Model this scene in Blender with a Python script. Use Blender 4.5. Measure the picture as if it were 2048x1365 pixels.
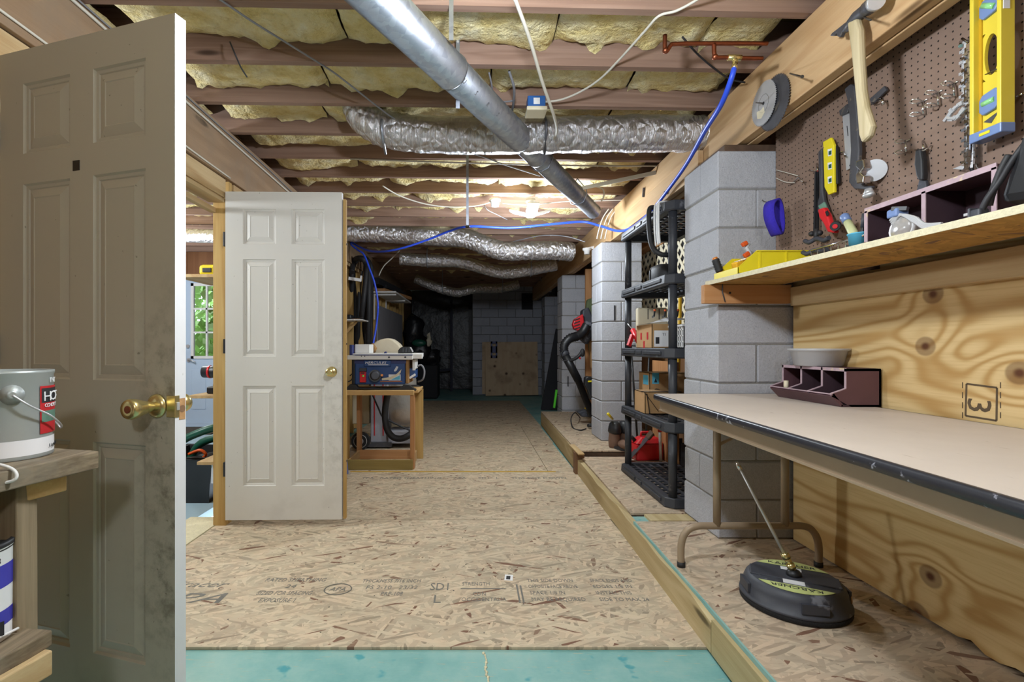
import bpy, math, random
from mathutils import Vector, Matrix, noise
random.seed(7)
V = Vector; PI = math.pi
sc = bpy.context.scene; COL = sc.collection
for o in list(bpy.data.objects): bpy.data.objects.remove(o)

# ------------------------------------------------------------------ camera, light, exposure
EYE = 1.13
cam = bpy.data.cameras.new('camera'); camo = bpy.data.objects.new('camera', cam); COL.objects.link(camo)
camo.location = (0, 0, EYE); camo.rotation_euler = (PI/2, 0, 0)
cam.sensor_width = 36; cam.lens = 36*1000/2048; cam.shift_x = 0.0386; cam.shift_y = 0.00513
cam.clip_start = .02; cam.clip_end = 80
sc.camera = camo
sc.view_settings.view_transform = 'Standard'; sc.view_settings.look = 'None'
sc.view_settings.gamma = 1; sc.view_settings.use_curve_mapping = False; sc.view_settings.exposure = 0.0
w = bpy.data.worlds.new('sky'); sc.world = w; w.use_nodes = True
w.node_tree.nodes['Background'].inputs[0].default_value = (.72, .86, 1, 1)
w.node_tree.nodes['Background'].inputs[1].default_value = 4.0
def lamp(loc, watt, col, size=.08):
    l = bpy.data.lights.new('lamp_light', 'POINT'); l.energy = watt; l.color = col; l.shadow_soft_size = size
    o = bpy.data.objects.new('lamp_light', l); o.location = loc; COL.objects.link(o); return o
lamp((.10, 1.15, 2.10), 88, (.85, .925, 1), .07)          # ceiling lamp just above the frame
lamp((.50, 4.5, 2.12), 88, (.82, .91, 1), .10)          # folding LED lamp in view
lamp((-3.0, 2.6, 2.05), 135, (.87, .94, 1), .10)         # lamp in the side room
lamp((.1, -1.3, 2.25), 56, (.88, .94, 1), .12)          # added unseen fill light behind the camera
lamp((-3.6, 5.3, 2.15), 90, (.90, .95, 1), .10)         # added light to brighten the far door and wall of the side room

# ------------------------------------------------------------------ where a sight line of the photograph meets a real plane
def on_depth(u, v, y): return V(((u-945)*y/1000, y, EYE+(693-v)*y/1000))
def on_side(u, v, x):
    y = x*1000/(u-945); return V((x, y, EYE+(693-v)*y/1000))
def on_level(u, v, z):
    y = (z-EYE)*1000/(693-v); return V(((u-945)*y/1000, y, z))

# ------------------------------------------------------------------ mesh builder
class G:
    def __init__(s): s.v = []; s.f = []; s.s = []; s.m = []
    def add(s, vs, fs, smooth=False, M=None, mi=0):
        k = len(s.v)
        s.v += [(M @ V(p)) if M else V(p) for p in vs]
        s.f += [tuple(i+k for i in f) for f in fs]; s.s += [smooth]*len(fs); s.m += [mi]*len(fs); return s
    def box(s, x0, x1, y0, y1, z0, z1, M=None, mi=0):
        return s.add([(x0,y0,z0),(x1,y0,z0),(x1,y1,z0),(x0,y1,z0),(x0,y0,z1),(x1,y0,z1),(x1,y1,z1),(x0,y1,z1)],
                     [(0,3,2,1),(4,5,6,7),(0,1,5,4),(1,2,6,5),(2,3,7,6),(3,0,4,7)], False, M, mi)
    def bar(s, p0, p1, w, h, up=(0,0,1)):
        p0, p1 = V(p0), V(p1); d = (p1-p0); L = d.length; d.normalize()
        u = V(up); sd = d.cross(u)
        if sd.length < 1e-4: sd = d.cross(V((1,0,0)))
        sd.normalize(); u = sd.cross(d)
        M = Matrix((d, sd, u)).transposed().to_4x4(); M.translation = p0
        return s.box(0, L, -w/2, w/2, -h/2, h/2, M)
    def tube(s, pts, r, n=8, closed=False, caps=True):
        pts = [V(p) for p in pts]; N = len(pts)
        rs = r if isinstance(r, (list, tuple)) else [r]*N
        T = []
        for i in range(N):
            a = pts[i-1] if (i or closed) else pts[0]; b = pts[(i+1) % N] if (i < N-1 or closed) else pts[-1]
            t = b-a; T.append(t.normalized() if t.length > 1e-9 else V((0,0,1)))
        u = T[0].cross(V((0,0,1)))
        if u.length < .05: u = T[0].cross(V((1,0,0)))
        u.normalize(); vs = []
        for i in range(N):
            u = u - T[i]*u.dot(T[i])
            if u.length < 1e-6: u = T[i].orthogonal()
            u.normalize(); w2 = T[i].cross(u)
            for k in range(n):
                a = 2*PI*k/n; vs.append(pts[i] + (u*math.cos(a)+w2*math.sin(a))*rs[i])
        fs = []
        for i in range(N if closed else N-1):
            j = (i+1) % N
            for k in range(n):
                l = (k+1) % n; fs.append((i*n+k, i*n+l, j*n+l, j*n+k))
        s.add(vs, fs, True)
        if caps and not closed:
            k0 = len(s.v)-len(vs)
            s.f += [tuple(k0+i for i in reversed(range(n))), tuple(k0+(N-1)*n+i for i in range(n))]; s.s += [False]*2; s.m += [0]*2
        return s
    def cyl(s, p0, p1, r0, r1=None, n=14):
        return s.tube([p0, p1], [r0, r0 if r1 is None else r1], n)
    def lathe(s, prof, M=None, n=24, caps=True, smooth=True, sx=1, sy=1):
        vs = []; fs = []
        for r, z in prof:
            for k in range(n): vs.append((r*math.cos(2*PI*k/n)*sx, r*math.sin(2*PI*k/n)*sy, z))
        for i in range(len(prof)-1):
            for k in range(n):
                l = (k+1) % n; fs.append((i*n+k, i*n+l, (i+1)*n+l, (i+1)*n+k))
        s.add(vs, fs, smooth, M)
        if caps:
            k0 = len(s.v)-len(vs); e = (len(prof)-1)*n
            s.f += [tuple(k0+i for i in reversed(range(n))), tuple(k0+e+i for i in range(n))]; s.s += [False]*2; s.m += [0]*2
        return s
    def prism(s, poly, h, M=None):
        a = sum(poly[i][0]*poly[(i+1) % len(poly)][1]-poly[(i+1) % len(poly)][0]*poly[i][1] for i in range(len(poly)))
        if a < 0: poly = list(reversed(poly))
        n = len(poly)
        return s.add([(p[0],p[1],0) for p in poly]+[(p[0],p[1],h) for p in poly],
                     [tuple(reversed(range(n))), tuple(range(n,2*n))]+[(i,(i+1)%n,n+(i+1)%n,n+i) for i in range(n)], False, M)
    def ball(s, c, r, n=12, m=8):
        r = r if isinstance(r, (tuple, list)) else (r,r,r)
        prof = [(math.sin(PI*i/m), -math.cos(PI*i/m)) for i in range(m+1)]
        prof[0] = (.02,-1); prof[-1] = (.02,1)
        return s.lathe(prof, Matrix.Translation(V(c)) @ Matrix.Diagonal((r[0],r[1],r[2],1)), n)
    def mesh(s, name, mats):
        me = bpy.data.meshes.new(name); me.from_pydata([tuple(p) for p in s.v], [], s.f)
        me.polygons.foreach_set('use_smooth', s.s)
        mats = mats if isinstance(mats, (list, tuple)) else [mats]
        for m in mats: me.materials.append(m)
        if len(mats) > 1: me.polygons.foreach_set('material_index', s.m)
        me.update(); return me

def smooth_path(pts, k=6):
    pts = [V(p) for p in pts]; out = []
    for i in range(len(pts)-1):
        a = pts[max(i-1,0)]; b = pts[i]; c = pts[i+1]; d = pts[min(i+2,len(pts)-1)]
        for j in range(k):
            t = j/k
            out.append(.5*((2*b)+(c-a)*t+(2*a-5*b+4*c-d)*t*t+(3*b-a-3*c+d)*t*t*t))
    return out+[pts[-1]]
def frame_side(x, y, z): return Matrix(((0,0,-1,x),(-1,0,0,y),(0,1,0,z),(0,0,0,1)))      # u -> -Y, v -> Z, out -> -X
def frame_front(x, y, z): return Matrix(((1,0,0,x),(0,0,-1,y),(0,1,0,z),(0,0,0,1)))     # u -> X, v -> Z, out -> -Y
def side_poly(px, x, h, g=None):          # outline standing on the plane X = x, h thick towards the room
    q = [on_side(a, b, x) for a, b in px]
    return (g or G()).prism([(-p.y, p.z) for p in q], h, frame_side(x, 0, 0))
def front_poly(px, y, h, g=None):         # outline standing on the plane Y = y, h thick towards the camera
    q = [on_depth(a, b, y) for a, b in px]
    return (g or G()).prism([(p.x, p.z) for p in q], h, frame_front(0, y, 0))

# ------------------------------------------------------------------ objects
def link(o): COL.objects.link(o); return o
def tag(o, label=None, cat=None, group=None, kind=None):
    if label: o['label'] = label
    if cat: o['category'] = cat
    if group: o['group'] = group
    if kind: o['kind'] = kind
    return o
def thing(name, label, cat, loc=(0,0,0), rz=0, group=None, kind=None):
    o = bpy.data.objects.new(name, None); o.empty_display_size = .05
    o.location = loc; o.rotation_euler = (0,0,rz); link(o)
    return tag(o, label, cat, group, kind)
def basis(o):
    M = o.matrix_basis.copy()
    while o.parent: o = o.parent; M = o.matrix_basis @ M
    return M
def bevel(o, wd, seg=2):
    m = o.modifiers.new('bevel', 'BEVEL'); m.width = wd; m.segments = seg; m.limit_method = 'ANGLE'; m.angle_limit = .7
def part(root, name, g, mat, bev=0, label=None, kind=None, local=False):
    if not local:
        I = basis(root).inverted(); g.v = [I @ p for p in g.v]
    o = bpy.data.objects.new(name, g.mesh(name, mat)); o.parent = root; link(o)
    if bev: bevel(o, bev)
    return tag(o, label, kind=kind)
def inst(root, name, me, loc=(0,0,0), rot=(0,0,0), scale=(1,1,1)):
    o = bpy.data.objects.new(name, me); o.parent = root; o.location = loc; o.rotation_euler = rot; o.scale = scale; return link(o)
def solo(name, g, mat, label, cat, group=None, bev=0, kind=None):
    xs = [p.x for p in g.v]; ys = [p.y for p in g.v]; zs = [p.z for p in g.v]
    c = V(((min(xs)+max(xs))/2, (min(ys)+max(ys))/2, min(zs))); g.v = [p-c for p in g.v]
    o = bpy.data.objects.new(name, g.mesh(name, mat)); o.location = c; link(o)
    if bev: bevel(o, bev)
    return tag(o, label, cat, group, kind)
def struct(name, g, mat, label=None, bev=0):
    return solo(name, g, mat, label, None, None, bev, 'structure') if g else tag(thing(name, label, None), kind='structure')
def copy_tree(o, parent=None):
    c = o.copy(); link(c)
    if parent: c.parent = parent
    for ch in [x for x in COL.objects if x.parent == o]: copy_tree(ch, c)
    return c
_txt = {}
def lettering(root, name, s, size, M, mat, shear=0, align='LEFT', label=None, sx=1, fit=None):
    cu = bpy.data.curves.new('lettering', 'FONT'); cu.body = s; cu.size = size; cu.shear = shear; cu.align_x = align; cu.extrude = .0004
    cu.resolution_u = 2
    t = bpy.data.objects.new('lettering_curve', cu); link(t)
    me = bpy.data.meshes.new_from_object(t.evaluated_get(bpy.context.evaluated_depsgraph_get()))
    bpy.data.objects.remove(t); bpy.data.curves.remove(cu)
    if fit:
        xs = [v.co.x for v in me.vertices]; sx = fit/(max(xs)-min(xs))
    me.transform(basis(root).inverted() @ M @ Matrix.Diagonal((sx,1,1,1))); me.materials.clear(); me.materials.append(mat); me.name = name
    o = bpy.data.objects.new(name, me); o.parent = root; link(o); return tag(o, label)

# ------------------------------------------------------------------ materials
def hexc(h):
    h = h.lstrip('#'); c = [int(h[i:i+2],16)/255 for i in (0,2,4)]
    return tuple(x/12.92 if x <= .04045 else ((x+.055)/1.055)**2.4 for x in c)+(1,)
def mul(c, k): return tuple(min(1,x*k) for x in c[:3])+(1,)
class T:
    def __init__(s, name):
        s.m = bpy.data.materials.new(name); s.m.use_nodes = True; s.t = s.m.node_tree
        s.b = s.t.nodes['Principled BSDF']
    def n(s, typ, ins=None, **at):
        n = s.t.nodes.new(typ)
        for k, v in at.items(): setattr(n, k, v)
        for k, v in (ins or {}).items(): s.put(n.inputs[k], v)
        return n
    def put(s, sock, v):
        if isinstance(v, bpy.types.NodeSocket): s.t.links.new(v, sock)
        else: sock.default_value = v
    def co(s, rand=True):
        c = s.n('ShaderNodeTexCoord').outputs['Object']
        if rand:
            r = s.n('ShaderNodeMath', {0: s.n('ShaderNodeObjectInfo').outputs['Random'], 1: 17.0}, operation='MULTIPLY').outputs[0]
            c = s.n('ShaderNodeVectorMath', {0: c, 1: r}, operation='ADD').outputs[0]
        return c
    def vm(s, a, b, op='MULTIPLY'): return s.n('ShaderNodeVectorMath', {0: a, 1: b}, operation=op).outputs[0]
    def ma(s, op, a, b=0., c=0., clamp=False):
        return s.n('ShaderNodeMath', {0: a, 1: b, 2: c}, operation=op, use_clamp=clamp).outputs[0]
    def rot(s, c, e, sca=(1,1,1)):
        return s.n('ShaderNodeMapping', {'Vector': c, 'Rotation': e, 'Scale': sca}).outputs[0]
    def noise(s, c, scale, detail=3, rough=.5, dist=0.):
        return s.n('ShaderNodeTexNoise', {'Vector': c, 'Scale': scale, 'Detail': detail, 'Roughness': rough, 'Distortion': dist}).outputs[0]
    def vor(s, c, scale, out='Color', feat='F1', rnd=1.):
        return s.n('ShaderNodeTexVoronoi', {'Vector': c, 'Scale': scale, 'Randomness': rnd}, feature=feat).outputs[out]
    def ramp(s, f, stops, interp='LINEAR'):
        r = s.n('ShaderNodeValToRGB', {0: f}); e = r.color_ramp; e.interpolation = interp
        while len(e.elements) < len(stops): e.elements.new(.5)
        for el, (p, c) in zip(e.elements, stops): el.position = p; el.color = c if len(c) == 4 else tuple(c)+(1,)
        return r.outputs[0]
    def sm(s, f, a, b):      # smooth step
        return s.n('ShaderNodeMapRange', {'Value': f, 'From Min': a, 'From Max': b}, interpolation_type='SMOOTHSTEP').outputs[0]
    def mix(s, f, a, b, blend='MIX'):
        n = s.n('ShaderNodeMix', data_type='RGBA', blend_type=blend); s.put(n.inputs[0], f); s.put(n.inputs[6], a); s.put(n.inputs[7], b)
        return n.outputs[2]
    def bump(s, h, st=.3, d=.01):
        s.put(s.b.inputs['Normal'], s.n('ShaderNodeBump', {'Height': h, 'Strength': st, 'Distance': d}).outputs[0])
    def fin(s, col, rough=.6, metal=0., spec=.5):
        s.put(s.b.inputs['Base Color'], col); s.put(s.b.inputs['Roughness'], rough); s.put(s.b.inputs['Metallic'], metal)
        s.b.inputs['Specular IOR Level'].default_value = spec; return s.m
BW = ((0,(0,0,0)),(1,(1,1,1)))
def plain(name, h, rough=.5, metal=0, var=.15, vs=8, bp=None, spec=.5, trans=0, alpha=1, wear=None):
    t = T(name); c = hexc(h) if isinstance(h, str) else h; co = t.co()
    col = t.mix(t.noise(co, vs, 4), mul(c, 1-var), mul(c, 1+var))
    if wear: col = t.mix(t.sm(t.noise(co, wear[1], 5, .65), wear[2], wear[2]+.08), col, hexc(wear[0]))
    if bp: t.bump(t.noise(co, bp[0], 4), bp[1], bp[2] if len(bp) > 2 else .004)
    t.b.inputs['Transmission Weight'].default_value = trans; t.b.inputs['Alpha'].default_value = alpha
    return t.fin(col, rough, metal, spec)
AX = {'X': (0,1,2), 'Y': (1,0,2), 'Z': (2,0,1)}
def axvec(ax, along, across):
    v = [across]*3; v[AX[ax][0]] = along; return tuple(v)
def wood(name, light, dark, ax='X', across=9, along=.7, rings=16, knots=True, rough=.7, fiber=.25, grey=None, rs=.5, kn=(1.0, 4.5)):
    t = T(name); co = t.co(); L, D = hexc(light), hexc(dark)
    p = t.noise(t.vm(co, axvec(ax, along, across)), 1., 2, .5, .35)
    if knots:
        kd = t.vor(t.vm(co, axvec(ax, kn[0], kn[1])), 1., 'Distance')
        k = t.sm(kd, .42, .0); p = t.ma('ADD', p, t.ma('MULTIPLY', k, .35))
    ring = t.ma('MULTIPLY_ADD', t.ma('SINE', t.ma('MULTIPLY', p, rings*2.)), .5, .5)
    fib = t.noise(t.vm(co, axvec(ax, 4, 160)), 1., 3, .6)
    f = t.ma('ADD', t.ma('MULTIPLY', ring, rs), t.ma('MULTIPLY', t.ma('SUBTRACT', fib, .5), fiber*3))
    col = t.mix(t.ma('ADD', f, .1, clamp=True), L, D)
    col = t.mix(t.ma('MULTIPLY', t.noise(co, 2.2, 3), .35), col, mul(D, .8))
    if knots: col = t.mix(t.sm(kd, .10, .05), col, mul(D, .33))
    if grey: col = t.mix(t.sm(t.noise(co, 5, 5, .6), .45, .7), col, hexc(grey))
    t.bump(fib, .15, .002)
    return t.fin(col, rough, 0, .3)
def osb(name, tint, k=1., rough=.75):
    t = T(name); co = t.co(); lay = []
    for i, (a, sx, sy) in enumerate(((.08, 9, 46), (.70, 10, 48), (-.78, 10, 46), (1.2, 11, 50), (-1.25, 12, 50), (.35, 8, 56), (-.4, 9, 70))):
        v = t.vm(t.rot(t.vm(co, (i*3.1, i*1.7, 0.), 'ADD'), (0,0,a)), (sx, sy, 3))
        d = t.ma('MULTIPLY', t.noise(v, .5, 1), .8); c = t.n('ShaderNodeSeparateColor', {0: t.vor(t.vm(v, d, 'ADD'), 1.)}).outputs
        lay.append((c[0], c[1]))
    val = lay[0][0]
    for c, m in lay[1:]:
        q = t.ma('GREATER_THAN', m, .70)
        val = t.ma('ADD', t.ma('MULTIPLY', val, t.ma('SUBTRACT', 1., q)), t.ma('MULTIPLY', c, q))
    b = hexc(tint); br = hexc('#7a5a48'); pale = mul(b, 1.30)
    col = t.ramp(val, ((0, mul(br,.85)), (.022, br), (.035, mul(b,.62)), (.10, mul(b,.83)), (.45, b), (1, pale)))
    hue = t.noise(co, 11, 3, .6); col = t.mix(t.ma('MULTIPLY', t.sm(hue, .4, .62), .5), col, t.mix(1., col, (1.03,.93,.90,1), 'MULTIPLY'))
    fib = t.noise(t.rot(co, (0,0,.12), (12, 130, 10)), 1., 4, .65)
    col = t.mix(t.ma('MULTIPLY', t.sm(fib, .54, .76), .55*k), col, mul(b, .5))
    col = t.mix(t.ma('MULTIPLY', t.sm(t.noise(co, 1.7, 4, .6), .5, .75), .22), col, mul(b,.74))
    t.bump(t.ma('ADD', val, fib), .25, .002)
    return t.fin(col, rough, 0, .25)
def blocks(name, base, rough=.95):
    t = T(name); co = t.co(); b = hexc(base)
    info = t.n('ShaderNodeObjectInfo').outputs['Random']
    fine = t.noise(co, 130, 3, .7); big = t.noise(co, 5, 4, .6)
    col = t.mix(fine, mul(b, .62), mul(b, 1.25)); col = t.mix(t.ma('MULTIPLY', t.sm(big, .4, .75), .35), col, mul(b, .72))
    col = t.mix(t.ma('MULTIPLY', info, .22), col, mul(b, .7))
    col = t.mix(t.sm(t.noise(co, 210, 2, .5), .70, .74), col, mul(b, .3))
    t.bump(t.ma('ADD', fine, t.noise(co, 45, 3)), .55, .006)
    return t.fin(col, rough, 0, .2)
MT = {}
def setup_materials():
    m = MT
    m['osb'] = osb('osb_floor', '#b7a891'); m['osb_deck'] = osb('osb_platform', '#b3a28c', .9)
    m['osb_under'] = osb('osb_shelf', '#a47c40', 1.1); m['osb_edge'] = plain('osb_edge', '#cfc6a8', .85, var=.25, vs=90, bp=(200,.5))
    t = T('teal_paint'); co = t.co(); n = t.noise(co, 3, 6, .65)
    c = t.ramp(n, ((.25, hexc('#5c9494')), (.5, hexc('#7faba7')), (.75, hexc('#9cb8af'))))
    c = t.mix(t.sm(t.noise(co, 9, 3, .5), .66, .74), c, hexc('#4a949b'))
    c = t.mix(t.sm(t.noise(t.vm(co,(4,40,4)), 3, 4, .6), .63, .7), c, hexc('#a9a88e'))
    t.bump(t.noise(t.vm(co,(10,60,10)), 2, 3), .2, .002); m['teal'] = t.fin(c, .6, 0, .3)
    m['joist'] = wood('joist_lumber', '#a08474', '#806354', 'X', 14, .5, 14, True, .75, .2)
    m['beam'] = wood('beam_lumber', '#cfae84', '#b0885c', 'Y', 9, .45, 10, True, .65, .2, kn=(.8, 5))
    m['beam_left'] = wood('beam_lumber_left', '#a58a6e', '#856b52', 'Y', 8, .45, 9, True, .7, .2, grey='#8f7a64')
    m['pine_x'] = wood('pine_x', '#d2b17c', '#b4874d', 'X', 11, .6, 9); m['pine_y'] = wood('pine_y', '#ccb48a', '#a98455', 'Y', 9, .6, 9, kn=(.9, 5))
    m['pine_z'] = wood('pine_z', '#c9a96c', '#a47c42', 'Z', 11, .6, 9)
    m['fir_x'] = wood('fir_x', '#c49567', '#a8703f', 'X', 12, .5, 12, rs=.35); m['fir_z'] = wood('fir_z', '#bd8d60', '#a06c40', 'Z', 12, .5, 12)
    m['treated_y'] = wood('treated_curb', '#c6b48c', '#a58f62', 'Y', 8, .5, 9, kn=(.9, 5)); m['treated_x'] = wood('treated_rail', '#a08c55', '#7c6a38', 'X', 8, .5, 9)
    m['brown_end'] = wood('brown_block', '#8d6c50', '#6b4d38', 'Z', 12, .8, 9, False)
    m['handle_wood'] = wood('worn_handle', '#cdbf9e', '#a5936c', 'Z', 14, .6, 9, False, .6)
    m['old_y'] = wood('weathered_plank', '#94846c', '#5a4c3a', 'Y', 26, .8, 12, True, .85, .6, grey='#7a7264'); m['old_z'] = wood('weathered_leg', '#95856b', '#6a5a44', 'Z', 14, .8, 10, False, .8, .35)
    m['sheath'] = wood('wall_sheathing', '#8f6a47', '#6d4c31', 'Z', 6, .5, 9, False); m['panel_brown'] = wood('brown_panel', '#8d6343', '#734b31', 'Z', 8, .4, 9, False, .5)
    m['dark_wood'] = wood('dark_wood', '#6b5544', '#4b392d', 'Y', 10, .5, 9, False)
    m['subfloor'] = plain('subfloor', '#8a7150', .9)
    t = T('insulation'); co = t.co(); n = t.noise(co, 9, 5, .6); n2 = t.noise(t.vm(co,(1,1,2)), 34, 5, .65)
    c = t.ramp(n, ((.25, hexc('#d8bf7e')), (.42, hexc('#ebd799')), (.58, hexc('#f3e5b6')), (.78, hexc('#fbf5dc'))))
    c = t.mix(t.ma('MULTIPLY', t.sm(n2, .5, .8), .45), c, hexc('#bd9c58')); t.bump(t.ma('ADD', n2, t.ma('MULTIPLY', n, 2.)), .9, .03)
    m['insul'] = t.fin(c, 1, 0, .05)
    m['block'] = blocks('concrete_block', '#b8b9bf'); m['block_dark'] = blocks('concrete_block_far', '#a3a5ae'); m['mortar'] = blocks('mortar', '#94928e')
    # plywood with its knots where the sheet has them (y, z)
    t = T('plywood_sheet'); co = t.co(False); p = t.noise(t.vm(co, (1, .42, 3.3)), 1., 2, .45, .25)
    kk = None
    for (y, z, r) in ((1.80,1.13,.05),(1.49,1.05,.05),(1.77,1.315,.05),(1.78,.31,.055),(1.83,.15,.06),(1.2,.62,.05),(.75,.3,.05)):
        d = t.n('ShaderNodeVectorMath', {0: t.vm(t.vm(co, (1.63,y,z), 'SUBTRACT'), (0,.85,1.))}, operation='LENGTH').outputs[1]
        f = t.sm(d, r*3.0, 0.); p = t.ma('ADD', p, t.ma('MULTIPLY', f, .13)); q = t.sm(d, r*.78, r*.60)
        q = t.ma('ADD', t.ma('MULTIPLY', q, .55), t.ma('MULTIPLY', t.sm(d, r*.42, r*.1), .45)); kk = q if kk is None else t.ma('MAXIMUM', kk, q)
    ring = t.ma('POWER', t.ma('MULTIPLY_ADD', t.ma('SINE', t.ma('MULTIPLY', p, 88.)), .5, .5), 1.8)
    fib = t.noise(t.vm(co, (1, 5, 130)), 1., 3, .6)
    c = t.mix(t.ma('MULTIPLY', ring, .80), hexc('#d6ba86'), hexc('#ad8448')); c = t.mix(t.ma('MULTIPLY', t.sm(fib,.4,.8), .3), c, hexc('#a97f45'))
    c = t.mix(kk, c, hexc('#5a3620')); m['ply'] = t.fin(c, .6, 0, .3)
    t = T('pegboard'); co = t.co(False); s = t.n('ShaderNodeSeparateXYZ', {0: co}).outputs
    fy = t.ma('SUBTRACT', t.ma('FRACT', t.ma('DIVIDE', s[1], .0254)), .5); fz = t.ma('SUBTRACT', t.ma('FRACT', t.ma('DIVIDE', s[2], .0254)), .5)
    d = t.ma('SQRT', t.ma('ADD', t.ma('MULTIPLY', fy, fy), t.ma('MULTIPLY', fz, fz))); h = t.sm(d, .13, .10)
    c = t.mix(t.noise(co, 7, 4), hexc('#7a6456'), hexc('#8c7567')); c = t.mix(h, c, hexc('#1b1512'))
    t.bump(t.ma('SUBTRACT', 1., h), .6, .004); m['peg'] = t.fin(c, .6, 0, .3)
    # white doors with the smudges of many hands along the free edge and the bottom
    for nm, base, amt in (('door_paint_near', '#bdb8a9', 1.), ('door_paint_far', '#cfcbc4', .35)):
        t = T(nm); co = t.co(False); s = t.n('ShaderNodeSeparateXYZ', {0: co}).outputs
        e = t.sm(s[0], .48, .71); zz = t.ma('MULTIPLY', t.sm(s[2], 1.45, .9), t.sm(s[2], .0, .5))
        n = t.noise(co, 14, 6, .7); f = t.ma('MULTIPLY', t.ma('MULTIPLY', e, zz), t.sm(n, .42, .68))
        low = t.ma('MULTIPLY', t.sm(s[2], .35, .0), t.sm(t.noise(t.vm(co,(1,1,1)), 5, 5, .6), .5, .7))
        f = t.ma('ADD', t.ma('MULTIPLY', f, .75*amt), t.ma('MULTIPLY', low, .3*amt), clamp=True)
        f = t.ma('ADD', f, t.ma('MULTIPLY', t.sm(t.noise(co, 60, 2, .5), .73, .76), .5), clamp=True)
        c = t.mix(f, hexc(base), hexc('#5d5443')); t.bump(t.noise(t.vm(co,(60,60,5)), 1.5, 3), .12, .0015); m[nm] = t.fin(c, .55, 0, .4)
    m['door_edge'] = plain('door_edge_paint', '#dcdbdd', .55, var=.06, vs=20, wear=('#9c958a', 26, .68)); m['raw_wood'] = plain('raw_wood', '#b58a5d', .9, var=.35, vs=60, bp=(80,.6))
    m['blue_door'] = plain('blue_white_door', '#b9cbe0', .5, var=.04); m['blue_floor'] = plain('painted_slab', '#a3bccb', .45, var=.08, vs=3)
    m['white'] = plain('white_paint', '#dedddb', .5, var=.05); m['cream'] = plain('cream_plastic', '#d9cfb4', .5, var=.06)
    m['brass'] = plain('brass', '#d9c88e', .25, .9, .08); m['steel'] = plain('steel', '#d2d4d8', .38, .6, .1); m['chrome'] = plain('chrome', '#d8dade', .12, 1, .03)
    t = T('galvanised'); co = t.co(); v = t.vor(co, 38); c = t.mix(t.n('ShaderNodeSeparateColor', {0: v}).outputs[0], hexc('#9095a0'), hexc('#a2a7b1')); m['galv'] = t.fin(c, .40, .85)
    t = T('foil'); co = t.co(); h = t.ma('ADD', t.noise(t.vm(co, (70,9,9)), 1.6, 5, .65, .6), t.ma('MULTIPLY', t.vor(t.vm(co,(1.6,1,1)), 13, 'Distance', 'DISTANCE_TO_EDGE'), 2.2)); t.bump(h, .9, .016); m['foil'] = t.fin(hexc('#dedddf'), .27, .9)
    m['copper'] = plain('copper', '#9c5b42', .4, 1, .3, 30); m['iron'] = plain('dark_iron', '#55555a', .5, .5, .3, 25, wear=('#7c7468', 20, .6)); m['nail'] = plain('nail', '#55504a', .5, .8)
    m['black'] = plain('black_plastic', '#1c1d20', .45, var=.2, vs=14); m['shelf_black'] = plain('shelf_plastic', '#34363c', .5, var=.2, vs=10, wear=('#63656a', 14, .62)); m['rubber'] = plain('black_rubber', '#222224', .6, var=.25, bp=(40,.2))
    m['dusty'] = plain('dusty_plastic', '#3a3c44', .55, var=.3, vs=6, wear=('#72747c', 7, .6)); m['bristle'] = plain('bristle', '#141416', .9, bp=(250,1))
    m['blue'] = plain('blue_paint', '#2a4a80', .45, var=.1); m['hose_blue'] = plain('air_hose', '#2b50d8', .4, var=.05); m['cyan'] = plain('cyan_plastic', '#59b4d6', .5, var=.05)
    m['navy'] = plain('navy_plastic', '#2b3468', .5); m['indigo'] = plain('indigo_cloth', '#3426a8', .95, var=.15, vs=40, bp=(150,.5))
    m['red'] = plain('red_plastic', '#cf2028', .4, var=.08); m['orange'] = plain('orange_plastic', '#d8571c', .45, var=.08); m['amber'] = plain('amber_plastic', '#c9761d', .35, var=.1)
    m['yellow'] = plain('yellow_plastic', '#e2cf22', .4, var=.06); m['yellow_paint'] = plain('yellow_paint', '#dcc63e', .4, var=.05, wear=('#b49a3c', 40, .74)); m['yellow_dark'] = plain('yellow_groove', '#c49a10', .5)
    m['green'] = plain('green_plastic', '#12503f', .4); m['lime'] = plain('lime_paint', '#4fc62c', .4); m['olive'] = plain('olive_cloth', '#5d6748', .95, var=.25, vs=14, bp=(60,.4)); m['lens'] = plain('vial', '#8fd08a', .15, var=.2, vs=60)
    m['lens_blue'] = plain('vial_housing', '#6f86b4', .3, var=.1)
    m['purple'] = plain('plum_paint', '#5a3c42', .55, var=.18, vs=12, wear=('#a58b77', 30, .72)); m['purple_edge'] = plain('plum_worn_edge', '#b29aa2', .7, var=.2, vs=40, wear=('#cdb996', 18, .6)); m['plum_dark'] = plain('plum_dark', '#3c2830', .7)
    m['carton'] = plain('cardboard', '#b08a5e', .85, var=.08, vs=30); m['carton_dark'] = plain('cardboard_shade', '#9a7448', .85); m['paper'] = plain('paper', '#e4e4e6', .8, var=.04); m['ink'] = plain('ink', '#26262a', .8); m['ink_floor'] = plain('floor_ink', '#6f6c66', .85, var=.35, vs=30); m['ink_wood'] = plain('stamp_ink', '#574631', .8, var=.3, vs=40)
    m['tape'] = plain('black_tape', '#15151a', .35); m['label_red'] = plain('label_red', '#b8242a', .5); m['label_green'] = plain('label_green', '#5f8272', .5, var=.5, vs=30); m['label_blue'] = plain('label_blue', '#3b3aa6', .5)
    m['can'] = plain('tin', '#aab0af', .42, .45, .12, 5, wear=('#cdd4d8', 12, .66))
    t = T('table_top'); co = t.co(); n = t.noise(co, 5, 6, .6); c = t.mix(n, hexc('#bdb0a4'), hexc('#cfc3b8')); c = t.mix(t.sm(t.noise(t.vm(co,(30,5,5)), 2, 4, .6), .66, .76), c, hexc('#9c8a78')); m['table_top'] = t.fin(c, .5, 0, .4)
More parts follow.
